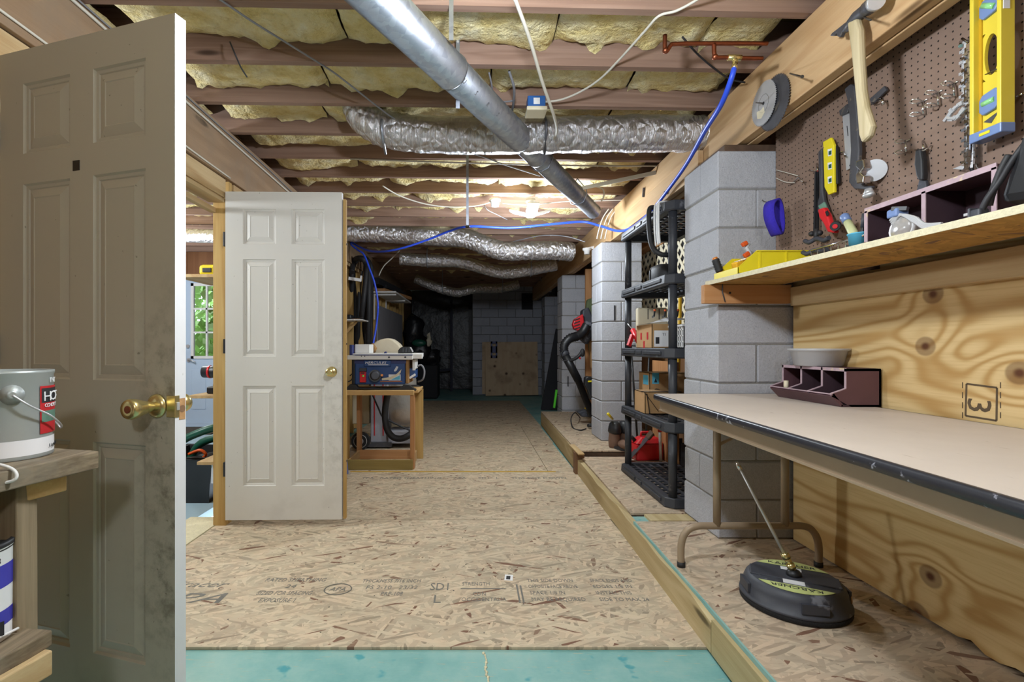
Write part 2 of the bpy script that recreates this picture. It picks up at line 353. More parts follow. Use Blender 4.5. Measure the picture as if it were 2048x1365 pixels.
    m['rim'] = plain('table_rim', '#23242b', .35, var=.2, wear=('#b9b8c4', 26, .63)); m['tan'] = plain('tan_steel', '#9c8870', .5, .2, .12, 9)
    m['bowl'] = plain('frosted_plastic', '#d5d6d8', .35, var=.04, trans=.35); m['clear'] = plain('clear_bag', '#dcdad6', .3, var=.1, vs=7, trans=.55, alpha=.75, bp=(9,.6,.03))
    m['leather'] = plain('brown_leather', '#6d5140', .7, var=.25, vs=20); m['white_cable'] = plain('white_cable', '#cbc6ba', .6); m['black_cable'] = plain('black_cable', '#26262a', .6); m['grey_cable'] = plain('grey_cable', '#7d7d82', .6)
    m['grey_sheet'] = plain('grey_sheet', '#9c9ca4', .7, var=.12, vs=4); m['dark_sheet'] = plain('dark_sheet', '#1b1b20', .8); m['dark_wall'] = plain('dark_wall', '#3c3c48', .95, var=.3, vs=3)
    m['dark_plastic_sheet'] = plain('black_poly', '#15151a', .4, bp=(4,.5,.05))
    m['blue_sheet'] = plain('blue_sheet', '#5a6aa8', .5, var=.2, vs=5); m['dust'] = plain('cloth_bag', '#c9bfa9', .95, var=.1, vs=12, bp=(20,.3)); m['dirt'] = plain('mat', '#4a443c', .95)
    t = T('spotted_ply'); co = t.co(); f = t.noise(t.vm(co,(9,9,1.2)), 1., 4, .6); c = t.mix(f, hexc('#a98f73'), hexc('#c7b295')); c = t.mix(t.sm(t.vor(t.vm(co,(5,1,5)), 1., 'Distance'), .24, .06), c, hexc('#4c3a2e')); c = t.mix(t.ma('MULTIPLY', t.sm(t.noise(co, 3.5, 4), .5, .72), .5), c, hexc('#7c6450')); m['spotted'] = t.fin(c, .8, 0, .2)
    t = T('foliage'); co = t.co(); c = t.mix(t.noise(co, 3, 3), hexc('#8fb85f'), hexc('#d2e4ab')); m['leafy'] = t.fin(c, .7, 0, .2)
    m['lawn'] = plain('lawn', '#b5cf85', .9, var=.3, vs=3)
    t = T('glass'); m['glass'] = t.fin((.95,.98,1,1), .02); t.b.inputs['Transmission Weight'].default_value = 1.; t.b.inputs['IOR'].default_value = 1.02
    t = T('led_panel'); m['led'] = t.fin((1,1,1,1), .5); t.b.inputs['Emission Color'].default_value = (.9,.95,1,1); t.b.inputs['Emission Strength'].default_value = 14
setup_materials()
m = MT
# ================================================================== FLOOR
fl = struct('floor', None, None); 
part(fl, 'teal_subfloor', G().box(-1.62,1.95,-2.2,14.2,-.08,-.012), m['teal'])
def floor_panel(x0,x1,y0,y1,mat='osb',top=0.,name='osb_panel',root=None,th=.012,z=None):
    return part(root or fl, name, G().box(x0,x1,y0,y1,top-th,top), m[mat], .0015)
floor_panel(-1.62,.90,1.878,3.259); floor_panel(-1.62,.93,3.268,4.52); floor_panel(-1.52,.68,4.526,7.0); floor_panel(-1.52,.97,7.004,10.4)
floor_panel(.684,.93,4.526,5.86); floor_panel(.684,.95,5.865,7.0)
g = G(); random.seed(2)
for k in range(46):
    y = 1.25+k*.0135; g.ball((.052+random.uniform(-.006,.006)-(y-1.6)*.03, y, -.011),(random.uniform(.003,.007),.009,.003),6,4)
part(fl, 'caulk_bead', g, m['osb_edge'], kind='stuff')
g = G()
for k in range(60): x, y = random.uniform(-1.4,.75), random.uniform(1.95,3.2); g.cyl((x,y,0),(x,y,.0006),random.uniform(.002,.0045),n=6)
part(fl, 'nail_heads', g, m['nail'], kind='stuff')
part(fl, 'chalk_line', G().box(-1.1,.75,4.49,4.515,0.,.0006), m['yellow_dark'])
part(fl, 'floor_label', G().box(-.02,.02,-.03,.03,0,.0008, Matrix.Translation((.177,2.44,0)) @ Matrix.Rotation(-.12,4,'Z')), m['paper'])
part(fl, 'label_print', G().box(-.012,.008,-.02,.016,.0008,.0012, Matrix.Translation((.177,2.44,0)) @ Matrix.Rotation(-.12,4,'Z')), m['ink'])
def stamp(s, x, y, size, shear=0, sx=1.):
    lettering(fl, 'stamped_lettering', s, size, Matrix.Translation((x,y,.0004)), m['ink_floor'], shear, fit=sx)
stamp('Blast Tracer', -1.66, 2.345, .075, .5, .50); stamp('TPA', -1.50, 2.20, .125, .45, .33)
for q, x, y, wd in (('RATED SHEATHING',-1.0,2.40,.29),('24',-.88,2.335,.05),('SIZED FOR SPACING',-.985,2.27,.25),('EXPOSURE 1',-.95,2.205,.16)): stamp(q, x, y, .05, .1, wd)
stamp('APA', -.665, 2.305, .055, .3, .075)
part(fl, 'stamped_ring', G().tube([( -.625+.062*math.cos(a*PI/14), 2.323+.052*math.sin(a*PI/14), .0003) for a in range(28)], .003, 4, True), m['ink_floor'])
for q, x, y, wd in (('THICKNESS 7/16 INCH',-.53,2.39,.28),('PS 2-10   23/32',-.50,2.325,.24),('PRP-108',-.42,2.265,.10)): stamp(q, x, y, .048, .1, wd)
stamp('SD1', -.20, 2.315, .10, 0, .085); stamp('L', -.178, 2.20, .10, 0, .032)
for q, x, y, wd in (('STRENGTH',-.05,2.36,.13),('CDN',.0,2.265,.06),('OCCIDENTALIA',-.05,2.215,.20)): stamp(q, x, y, .046, 0, wd)
part(fl, 'stamped_bar', G().box(-.055,.155,2.325,2.333,0,.0006), m['ink_floor'])
part(fl, 'stamped_bar', G().box(.205,.213,2.20,2.37,0,.0006).box(.222,.230,2.20,2.36,0,.0006), m['ink_floor'])
for i, (q, wd) in enumerate((('THIS SIDE DOWN',.22),('OPPOSITE FACE ABOVE',.23),('SPACE 1/8 IN',.16),('MAY BE REQUIRED',.24))): stamp(q, .262, 2.395-.06*i, .046, 0, wd)
for i, (q, wd) in enumerate((('SPACE ENDS AND',.20),('EDGES 1/8 IN',.18),('INSTALL THIS',.16),('SIDE TO MAX 24',.22))): stamp(q, .565, 2.395-.06*i, .044, 0, wd)
stamp('TPA   RATED SHEATHING      APA      SD1   L      THIS SIDE DOWN', -.95, 4.26, .075, 0, 1.75)
# ------------------------------------------------------------------ raised platform along the right
pf = struct('floor_platform', None, None)
part(pf, 'platform_core', G().box(.96,1.95,-1.2,2.83,.0,.125).box(.97,1.95,2.95,4.47,.0,.125).box(1.0,1.95,4.5,7.2,0,.17).box(.99,1.95,2.83,2.95,0,.09), m['dark_wood'])
def quad_panel(name, pts, z, mat, th=.014, bev=.0015):
    g = G(); g.prism(pts, th, Matrix.Translation((0,0,z-th))); return part(pf, name, g, m[mat], bev)
quad_panel('deck_panel', [(.855,-1.2),(1.70,-1.2),(1.70,2.82),(.915,2.82)], .142, 'osb_deck')
quad_panel('deck_panel', [(.937,2.96),(1.95,2.96),(1.95,4.47),(.967,4.47)], .142, 'osb_deck')
quad_panel('deck_panel', [(.945,4.50),(1.95,4.50),(1.95,5.3),(.955,5.3)], .190, 'osb_deck')
quad_panel('deck_panel', [(.957,5.303),(1.95,5.303),(1.95,7.2),(.985,7.2)], .190, 'osb_deck')
part(pf, 'teal_edge', G().prism([(.848,-1.2),(.855,-1.2),(.915,2.82),(.907,2.82)], .016, Matrix.Translation((0,0,.127))), m['teal'])
part(pf, 'teal_scrap', G().box(.93,1.02,2.85,2.94,.10,.128), m['teal'])
part(pf, 'plank', G().box(1.01,1.60,2.835,2.945,.104,.142), m['treated_y'], .002)
def curb(y0,y1,h,x0=None,x1=None,w=.036,mat='treated_y',z0=0.,wane=0):
    X = lambda y: .8735+(y-1.68)*.0195
    a, b = (X(y0) if x0 is None else x0), (X(y1) if x1 is None else x1); g = G(); n = 14
    for i in range(n):
        pass
    vs = []; fs = []
    for i in range(n+1):
        t = i/n; y = y0+(y1-y0)*t; x = a+(b-a)*t; hh = h + (wane*(noise.noise((y*4,1,2))-.2) if wane else 0); dx = .012*max(0,noise.noise((y*5,3,7))) if wane else 0
        vs += [(x,y,z0),(x+w,y,z0),(x+w,y,h),(x+dx,y,hh)]
    for i in range(n):
        k = i*4
        for q in range(4): fs.append((k+q, k+(q+1)%4, k+4+(q+1)%4, k+4+q))
    fs += [(3,2,1,0), (n*4,n*4+1,n*4+2,n*4+3)]
    g.add(vs, fs); return part(pf, 'curb_board', g, m[mat])
curb(-1.2, 1.835, .126); curb(1.84, 4.40, .132, wane=.03); curb(4.50, 7.2, .176, .935, .985, wane=.01)
part(pf, 'curb_block', G().box(.905,.985,4.405,4.495,0.,.19), m['brown_end'], .003)
part(pf, 'lip_board', G().box(.91,.965,4.30,4.72,.192,.205), m['pine_y'], .004)
# ================================================================== WALLS
wl = struct('wall_left', None, None)
part(wl, 'wall_sheet', G().box(-1.66,-1.642,-2.2,1.50,-.08,2.20).box(-1.66,-1.642,3.25,14.2,-.08,2.6), m['sheath'])
for y in (-1.9,-1.5,-1.1,-.7,-.3,.1,.5,.9,1.3): part(wl, 'stud', G().box(-1.64,-1.552,y,y+.038,0,2.18), m['pine_z'])
for y in (3.66,4.07,4.48,4.88,5.3,5.7,6.1,6.5,6.9,7.3,7.7,8.1,8.5,8.9,9.3,9.7,10.1,10.5,10.9,11.3): part(wl, 'stud', G().box(-1.64,-1.552,y,y+.038,0,2.18), m['pine_z'])
part(wl, 'top_plate', G().box(-1.64,-1.552,3.25,11.6,2.14,2.18), m['pine_y'])
# framed opening with both doors swung into the room
tr = struct('trim_1', None, None)
part(tr, 'jamb_post', G().box(-1.632,-1.552,3.145,3.185,0,2.06), m['pine_z'], .002)
part(tr, 'jamb_post', G().box(-1.632,-1.552,3.188,3.225,0,2.18), m['pine_z'], .002)
part(tr, 'jamb_post', G().box(-1.648,-1.552,1.555,1.595,0,2.06), m['pine_z'], .002)
part(tr, 'header_board', G().box(-1.585,-1.552,1.50,3.145,2.062,2.178), m['pine_y'], .002)
part(tr, 'header_board', G().box(-1.648,-1.612,1.50,3.145,2.062,2.178), m['pine_y'], .002)
part(tr, 'head_jamb', G().box(-1.66,-1.56,1.595,3.145,2.035,2.060), m['pine_y'], .002)
part(tr, 'jamb_brace', G().bar((-1.63,2.75,1.99),(-1.63,3.14,1.985),.035,.03), m['pine_y'])
part(tr, 'threshold_board', G().box(-1.86,-1.625,1.60,3.30,-.02,.004), m['osb_edge'], .003)
for z in (1.80,1.13,.36): part(tr, 'hinge', G().box(-1.556,-1.53,3.118,3.146,z-.045,z+.045), m['black'], .002)
wr = struct('wall_right', None, None)
part(wr, 'wall_sheet', G().box(1.95,2.05,-2.2,14.2,-.08,2.75), m['sheath'])
part(wr, 'backing_sheet', G().box(1.70,1.74,-2.2,2.50,-.08,2.75), m['dark_wood'])
g = G(); pts = [(-2.2,.165),(1.2,.15)]; random.seed(3)
for i in range(9): pts.append((1.32+i*.045, .16+random.uniform(-.012,.012)))
pts += [(2.1,.150),(2.54,.150),(2.54,1.47),(-2.2,1.47)]
g.prism([(-y,z) for y,z in pts], .015, frame_side(1.645,0,0)); part(wr, 'plywood_sheet', g, m['ply'])
part(wr, 'ledger_board', G().box(1.592,1.63,-1.0,2.505,1.332,1.425), m['pine_y'], .003)
part(wr, 'pegboard_panel', G().box(1.55,1.556,-1.2,2.555,1.44,2.62), m['peg'])
part(wr, 'furring_strip', G().box(1.556,1.63,2.0,2.04,1.44,2.6).box(1.556,1.63,1.0,1.04,1.44,2.6).box(1.556,1.63,0.,.04,1.44,2.6), m['dark_wood'])
lettering(wr, 'stamped_number', '3', .108, Matrix(((0,0,-1,1.6296),(0,-1,0,1.645),(-1,0,0,.966),(0,0,0,1))), m['ink_wood'], fit=.040)
def stampline(p,q,w=.006):
    P, Q = on_side(*p,1.6295), on_side(*q,1.6295); return G().bar(P,Q,.0006,w,(0,0,1)) if abs(P.y-Q.y) > abs(P.z-Q.z) else G().bar(P,Q,.0006,w,(0,1,0))
for p,q in (((1933,768),(1994,776)),((1931,832),(1993,842)),((1933,768),(1931,832)),((1994,776),(1993,842))): part(wr, 'stamped_frame', stampline(p,q), m['ink_wood'])
for u in (1925,2001):
    for k in range(4): part(wr, 'stamped_dash', stampline((u,765+k*20),(u,777+k*20),.003), m['ink_wood'])
wb = struct('wall_back', None, None)
part(wb, 'wall_core', G().box(0.0,1.95,11.66,11.8,-.08,2.75), m['mortar'])
bm = {}
def block_mesh(lx, ly, lz, mat):
    key = (lx,ly,lz,mat)
    if key not in bm:
        c = .006; g = G()
        x, y, z = lx/2, ly/2, lz/2
        vs = []
        for sx in (-1,1):
            for sy in (-1,1):
                for sz in (-1,1): vs += [(sx*(x-c),sy*(y-c),sz*z),(sx*(x-c),sy*y,sz*(z-c)),(sx*x,sy*(y-c),sz*(z-c))]
        import bmesh as BM
        b = BM.new(); [b.verts.new(p) for p in vs]; BM.ops.convex_hull(b, input=b.verts)
        BM.ops.dissolve_limit(b, angle_limit=.01, verts=b.verts, edges=b.edges)
        me = bpy.data.meshes.new('block'); b.to_mesh(me); b.free(); me.materials.append(m[mat]); bm[key] = me
    return bm[key]
for r in range(13):
    off = .2 if r % 2 else 0.; x = -off
    while x < 1.90:
        a, b2 = max(x, 0.), min(x+.40, 1.93)
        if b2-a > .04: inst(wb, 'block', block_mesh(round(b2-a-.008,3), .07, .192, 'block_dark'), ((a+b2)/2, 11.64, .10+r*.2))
        x += .40
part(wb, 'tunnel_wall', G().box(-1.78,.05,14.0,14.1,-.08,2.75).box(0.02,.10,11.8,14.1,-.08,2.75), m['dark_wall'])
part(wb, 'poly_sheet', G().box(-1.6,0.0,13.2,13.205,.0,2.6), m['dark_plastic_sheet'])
part(wb, 'tunnel_post', G().box(-.56,-.50,12.6,12.66,.0,2.45), m['dark_wall']); part(wb, 'tunnel_rail', G().bar((-.95,12.6,.52),(-.55,12.6,.55),.04,.06), m['dark_wall'])
wn = struct('wall_near', G().box(-6.2,2.05,-2.3,-2.2,-.1,2.75), m['sheath'])
# ------------------------------------------------------------------ room through the doorway
ws = struct('wall_side', None, None)
part(ws, 'wall_sheet', G().box(-6.2,-4.27,7.2,7.3,-.1,2.75).box(-3.33,-1.78,7.2,7.3,-.1,2.75).box(-4.27,-3.33,7.2,7.3,2.13,2.75).box(-6.3,-6.2,-2.3,7.3,-.1,2.75), m['panel_brown'])
for x in (-4.9,-4.5,-4.1,-3.7,-3.3,-2.9,-2.5,-2.1): part(ws, 'panel_board', G().box(x+.004,x+.396,7.188,7.2,2.13,2.6), m['panel_brown'])
struct('floor_side', G().box(-6.2,-1.85,-2.2,7.2,-.08,-.02), m['blue_floor'])
d3 = struct('door_3', None, 'pale blue half glazed outside door in the side room'); 
part(d3, 'leaf', G().box(-4.24,-3.36,7.22,7.262,.0,.99).box(-4.24,-4.03,7.22,7.262,.99,2.01).box(-3.45,-3.36,7.22,7.262,.99,2.01).box(-4.24,-3.36,7.22,7.262,2.01,2.11), m['blue_door'])
for x0,x1 in ((-4.06,-3.85),(-3.75,-3.50)): part(d3, 'raised_panel', G().box(x0,x1,7.212,7.221,.22,.80), m['blue_door'], .006)
wf = part(d3, 'window_frame', G().box(-4.06,-4.02,7.205,7.225,.95,2.04).box(-3.46,-3.42,7.205,7.225,.95,2.04).box(-4.06,-3.42,7.205,7.225,.95,.99).box(-4.06,-3.42,7.205,7.225,2.0,2.04), m['white'])
for x in (-3.835,-3.645): part(d3, 'muntin', G().box(x-.012,x+.012,7.21,7.24,.99,2.0), m['white'])
for z in (1.33,1.67): part(d3, 'muntin', G().box(-4.02,-3.46,7.21,7.24,z-.012,z+.012), m['white'])
for i in range(3):
    for j in range(3): part(d3, 'pane', G().box(-4.02+i*.187+.006,-4.02+i*.187+.180,7.238,7.242,.995+j*.337,.995+j*.337+.325), m['glass'])
hd = part(d3, 'door_handle', G().cyl((-4.09,7.2,.93),(-4.09,7.225,.93),.028).tube([(-4.09,7.19,.93),(-4.04,7.18,.925),(-3.98,7.18,.90)],.010), m['steel'])
part(d3, 'deadbolt', G().cyl((-4.10,7.195,1.13),(-4.10,7.225,1.13),.025), m['steel'])
struct('trim_3', G().box(-4.30,-3.30,7.17,7.2,-.02,.03), m['blue_door'])
# ground and shrubs outside the far window
struct('ground_outside', G().box(-12,2,7.35,30,-.5,-.4), m['lawn'])
random.seed(5)
def shrub(x, y, r, h, label):
    g = G()
    for i in range(1600):
        a = random.uniform(0,2*PI); q = random.random()**.5; zz = random.uniform(0,1); rr = r*math.sin(PI*(.15+.8*zz))*q+.02
        c = V((x+rr*math.cos(a), y+rr*math.sin(a), -.4+h*zz)); u = V((random.gauss(0,1),random.gauss(0,1),random.gauss(0,1))).normalized(); v = u.orthogonal(); s = .09+.02*r
        g.add([c-u*s, c-v*s*.5, c+u*s, c+v*s*.5], [(0,1,2,3)])
    t = thing('leafy_shrub', label, 'shrub', (x,y,-.4)); part(t, 'foliage', g, m['leafy'], kind='stuff'); part(t, 'stem', G().cyl((x,y,-.4),(x,y,h*.6-.4),.05,.02,8), m['dark_wood'])
shrub(-6.4,11.8,1.5,3.8,'big green leafy shrub outside, behind the left column of far window panes'); shrub(-8.4,17.5,3.0,5.6,'tall pale green shrub outside, farthest behind the window of the blue door'); shrub(-4.6,9.6,.8,2.5,'smaller green shrub outside, behind the right column of far window panes')
# ================================================================== CEILING: subfloor, joists, insulation
JB = 2.49; JS = .03
ce = struct('ceiling', G().box(-6.2,2.05,-2.3,14.2,2.726,2.76), m['subfloor'])
jm = G().box(-4.55,1.95,-.019,.019,0,.235).mesh('joist', m['joist'])
ceb = ce.matrix_basis.translation.copy()
jy = [2.40+.406*k for k in range(-10,25)]
for y in jy:
    a = JS+random.uniform(-.004,.004); inst(ce, 'joist', jm, V((0, y+JS*.73, JB+random.uniform(-.004,.004)))-ceb, (0,0,a))
random.seed(21)
def batt(x0, x1, y0, sag):
    nx, ny = max(6,int((x1-x0)/.028)), 13; vs = []; fs = []; ph = random.uniform(0,90)
    for i in range(nx+1):
        for j in range(ny+1):
            s, t = i/nx, j/ny; x = x0+(x1-x0)*s; y = y0+.022+.362*t+JS*(x+.73)
            p = V((x*2.3+ph, y*2.3, 0)); e = min(1, 9*min(s,1-s))**.5; ey = min(1, 6*min(t,1-t))**.5
            d = .5*noise.noise(p)+.36*noise.noise(p*2.7)+.30*abs(noise.noise(p*6.1))+.16*noise.noise(p*13)
            z = JB+.112-sag*e*(.35+.65*ey)*1.0 - .075*d*(.5+.5*e)
            if j in (0, ny): z = max(z, JB+.012) - .0
            if j == ny: z -= max(0, noise.noise(p*4.0)-.05)*.10
            vs.append((x,y,z))
    for i in range(nx):
        for j in range(ny): k = i*(ny+1)+j; fs.append((k,k+1,k+ny+2,k+ny+1))
    n0 = len(vs)
    part(ce, 'insulation_batt', G().add(vs, fs, True), m['insul'])
for k, y in enumerate(jy[:-1]):
    if y < .6:
        batt(-1.5, 1.35, y, .03); continue
    if y < 9.8:
        x = -1.52+random.uniform(-.02,0); lim = 1.40
        while x < lim-.15:
            L = random.uniform(.42,1.05); x1 = min(lim, x+L); batt(x, x1-.008, y, random.uniform(.02,.062)); x = x1
        if 1.5 < y < 6.9: batt(-4.4,-1.64,y,.03)
# ================================================================== BEAMS, PILLARS
bl = thing('support_beam', 'long brown timber beam above the doorway with cables stapled along it', 'beam', (-1.575,4.7,2.18), kind='thing')
part(bl, 'beam_ply', G().box(-1.572,-1.532,-1.5,5.6,2.182,2.485), m['beam_left'], .003); part(bl, 'beam_ply', G().box(-1.615,-1.574,-1.5,7.2,2.182,2.485), m['beam_left'], .003); part(bl, 'beam_ply', G().box(-1.572,-1.532,5.61,11.5,2.182,2.485), m['beam_left'], .003)
br = thing('support_beam', 'long tan timber beam resting on the row of grey block pillars', 'beam', (1.43,4.7,2.18), kind='thing')
part(br, 'beam_ply', G().box(1.38,1.428,-1.5,5.12,2.182,2.485), m['beam'], .004); part(br, 'beam_ply', G().box(1.433,1.48,-1.5,3.9,2.178,2.485), m['beam'], .004)
part(br, 'beam_ply', G().box(1.433,1.48,3.91,11.5,2.182,2.485), m['beam'], .004); part(br, 'beam_ply', G().box(1.38,1.428,5.13,11.5,2.182,2.485), m['beam'], .004)
part(br, 'scab_board', G().box(1.345,1.378,2.98,4.4,2.155,2.30), m['beam'], .004)
part(br, 'bolt', G().bar((1.372,4.0,2.40),(1.372,4.02,2.33),.014,.018,(0,1,0)), m['iron'])
random.seed(11)
def pillar(x, y, z0, n, label, mat='block', c=.2, top=2.176):
    t = thing('block_pillar', label, 'pillar', (x+.203,y+.203,z0), kind='thing')
    part(t, 'mortar_core', G().box(x+.008,x+.398,y+.008,y+.398,z0,z0+n*c-.004), m['mortar'])
    for r in range(n):
        for k in (0,1):
            j = lambda: random.uniform(-.0025,.0025)
            if r % 2 == 0: a = (.199,.406); px, py = x+.1015+.203*k, y+.203
            else: a = (.406,.199); px, py = x+.203, y+.1015+.203*k
            inst(t, 'block', block_mesh(a[0], a[1], c-.008, mat), V((px+j(),py+j(),z0+c*(r+.5)))-t.location, (0,0,random.uniform(-.006,.006)))
    if top > z0+n*c+.006: part(t, 'shim_board', G().box(x+.05,x+.36,y+.03,y+.38,z0+n*c,top), m['dark_wood'], .003)
    return t
p1 = pillar(1.255,2.56,.142,10,'nearest grey block pillar at the end of the folding table',c=.1995)
p2 = pillar(1.275,4.95,.19,10,'second grey block pillar, behind the black shelf rack',c=.1975)
p3 = pillar(1.30,7.26,.0,11,'third grey block pillar, behind the red and black leaf blower',c=.197)
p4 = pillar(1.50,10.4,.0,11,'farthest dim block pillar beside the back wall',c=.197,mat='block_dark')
for (pl, x, y, zs) in ((p2, 1.40, 4.945, (1.46,)), (p3, 1.38, 7.255, (.62,))):
    for z in zs: part(pl, 'block_slot', G().box(x,x+.014,y,y+.02,z-.075,z+.075), m['ink'])
part(p1, 'block_slot', G().box(1.252,1.27,2.74,2.752,.70,.86), m['ink'])
# ================================================================== DOORS
XS = [0,.108,.313,.409,.614,.722]; ZS = [0,.212,.838,1.021,1.628,1.723,1.943,2.05]
def six_panel_door(name, label, loc, rz, paint, sx=1., sz=1.):
    d = tag(thing(name, label, None, loc, rz), kind='structure'); W, H, TH = XS[-1]*sx, ZS[-1]*sz, .036
    xs = [x*sx for x in XS]; zs = [z*sz for z in ZS]; g = G()
    g.add([(0,0,0),(W,0,0),(W,TH,0),(0,TH,0),(0,0,H),(W,0,H),(W,TH,H),(0,TH,H)], [(0,3,2,1),(4,5,6,7),(2,3,7,6),(3,0,4,7)])
    for i in range(5):
        for j in range(7):
            if i in (1,3) and j in (1,3,5): continue
            g.add([(xs[i],0,zs[j]),(xs[i+1],0,zs[j]),(xs[i+1],0,zs[j+1]),(xs[i],0,zs[j+1])], [(0,1,2,3)])
    part(d, 'leaf', g, m[paint], local=True)
    part(d, 'lock_edge', G().add([(W,0,0),(W,TH,0),(W,TH,H),(W,0,H)], [(0,1,2,3)]), m['door_edge'], local=True)
    for i in (1,3):
        for j in (1,3,5):
            g = G(); R = [(0,0),(.005,.006),(.014,.007),(.017,.010),(.044,.0015),(.047,.003)]; vs = []
            for a, b in R: vs += [(xs[i]+a,b,zs[j]+a),(xs[i+1]-a,b,zs[j]+a),(xs[i+1]-a,b,zs[j+1]-a),(xs[i]+a,b,zs[j+1]-a)]
            fs = [(r*4+q, r*4+(q+1)%4, r*4+4+(q+1)%4, r*4+4+q) for r in range(len(R)-1) for q in range(4)]
            e = (len(R)-1)*4; fs.append((e,e+1,e+2,e+3)); part(d, 'door_panel', g.add(vs, fs), m[paint], local=True)
    return d, W, H
def knob(d, x, z, y=0., s=-1, lock=False):
    M = Matrix.Translation((x,y,z)) @ Matrix.Rotation(PI/2*(1 if s < 0 else -1),4,'X')
    k = part(d, 'door_knob', G().lathe([(.011,.0),(.011,.022),(.014,.026),(.026,.034),(.028,.05),(.024,.060),(.012,.064)] if not lock else [(.012,0),(.012,.02),(.016,.028),(.020,.045),(.027,.07),(.028,.082),(.024,.090),(.014,.089)], M, 24), m['brass'], label='brass knob', local=True)
    part(k, 'rosette', G().lathe([(.034,0),(.033,.006),(.024,.013),(.012,.015)], M, 24), m['brass'], local=True)
    if lock: part(k, 'keyhole', G().lathe([(.010,.0885),(.010,.0905)], M, 16), m['copper'], local=True)
d1, W, H = six_panel_door('door_1', 'near white six panel door standing open at the left edge, smudged grey along its edge', (-1.496,1.583,.018), math.atan2(-.202,.674), 'door_paint_near', .975, .992)
knob(d1, W-.062, .945, 0, -1, True); knob(d1, W-.062, .945, .036, 1)
part(d1, 'latch_plate', G().box(W-.028,W+.0025,-.0025,.013,.945-.030,.945+.030), m['brass'], .001, local=True)
part(d1, 'latch_bolt', G().box(W+.002,W+.006,.002,.011,.935,.957), m['steel'], .001, local=True)
part(d1, 'latch_mortise', G().box(W-.001,W+.0012,.013,.033,.907,.966), m['raw_wood'], local=True)
part(d1, 'latch_hole', G().cyl((W+.001,.023,.937),(W+.0018,.023,.937),.010), m['brown_end'], local=True)
part(d1, 'tape_patch', G().box(.318,.345,-.0015,.0,1.635,1.665), m['black'], local=True, label='small square of black tape')
for z in (1.78,1.1,.3): part(d1, 'hinge', G().cyl((-.006,-.006,z-.045),(-.006,-.006,z+.045),.008), m['iron'], local=True)
d2, W2, H2 = six_panel_door('door_2', 'far white six panel door standing open beside the table saw, clean and evenly lit', (-1.540,3.115,.045), math.radians(1.2), 'door_paint_far', 1.0, 1.0)
knob(d2, W2-.062, .925, 0, -1)
part(d2, 'bare_edge_strip', G().box(W2+.006,W2+.022,.012,.045,.0,2.01), m['pine_z'], local=True, label='bare wood strip along the door edge')
for z in (.36,1.1,1.73): part(d2, 'edge_screw', G().cyl((W2+.022,.03,z),(W2+.026,.03,z),.006,n=8), m['nail'], local=True)
# ================================================================== FOLDING TABLE
t = thing('folding_table', 'long folding table with worn beige top and scuffed dark rim against the plywood wall', 'table', (1.28,1.6,.142))
FT = .888
top = [(.93,2.545),(1.60,2.545),(1.61,.70),(.865,.70)]
part(t, 'tabletop', G().prism(top, .012, Matrix.Translation((0,0,FT-.012))), m['table_top'])
rim = [(.925,2.55),(.925,2.55),(.92,2.54),(.858,.70),(.858,.695),(1.0,.69),(1.61,.69),(1.615,.70),(1.605,2.55),(1.59,2.555)]
def bent(a, b, n=30):
    out = []
    for i in range(n+1):
        q = i/n; y = a[1]+(b[1]-a[1])*q; x = a[0]+(b[0]-a[0])*q; out.append((x,y,FT-.010))
    return out
rp = [(.955,2.552),(.935,2.545),(.926,2.525)]+[(p[0],p[1]) for p in bent((.926,2.50),(.862,.74))]+[(.866,.705),(.89,.693),(1.58,.693),(1.607,.70),(1.612,.73),(1.603,2.53),(1.58,2.552)]
g = G(); vs = []; fs = []; N = len(rp)
prof = [(-.004,.0105),(.006,.011),(.011,.006),(.012,-.004),(.010,-.014),(.003,-.018),(-.006,-.018)]
for i in range(N):
    a, b = V((*rp[i-1],0)), V((*rp[(i+1)%N],0)); tn = (b-a).normalized(); nn = V((-tn.y,tn.x,0))*-1
    for o, z in prof: vs.append(V((*rp[i],FT-.011))+nn*o*1.0+V((0,0,z)))
K = len(prof)
for i in range(N):
    for k in range(K): fs.append((i*K+k, i*K+(k+1)%K, ((i+1)%N)*K+(k+1)%K, ((i+1)%N)*K+k))
part(t, 'edge_rim', g.add(vs, fs, True), m['rim'])
g = G()
for a, b in (((.95,2.52),(.885,.72)),((.885,.72),(1.59,.72)),((1.59,.72),(1.585,2.52)),((1.585,2.52),(.95,2.52))):
    g.bar((a[0],a[1],FT-.05),(b[0],b[1],FT-.05),.012,.058).bar((a[0],a[1],FT-.0775),(b[0],b[1],FT-.0775),.020,.006)
part(t, 'apron', g, m['tan'])
def legset(y):
    lg = part(t, 'leg', G().tube(smooth_path([(.935,y,.145),(.935,y,.24),(.955,y,.295),(1.0,y,.322),(1.10,y,.325),(1.40,y,.325),(1.49,y,.322),(1.53,y,.295),(1.55,y,.24),(1.55,y,.145)],6), .0155, 12)
        .cyl((1.095,y,.325),(1.095,y,FT-.05),.0165).cyl((1.40,y,.325),(1.40,y,FT-.05),.0165), m['tan'])
    for x, s in ((1.095,1),(1.40,-1)):
        part(lg, 'leg_brace', G().tube([(x,y,.66),(x+s*.02,y+.01,.69),(x+s*.10,y+.02,.725),(x+s*.135,y+.03,.80)],.007,6), m['tan'])
    for x in (.935,1.55): part(lg, 'foot_cap', G().cyl((x,y,.142),(x,y,.165),.018), m['rubber'])
legset(2.24); legset(.80)
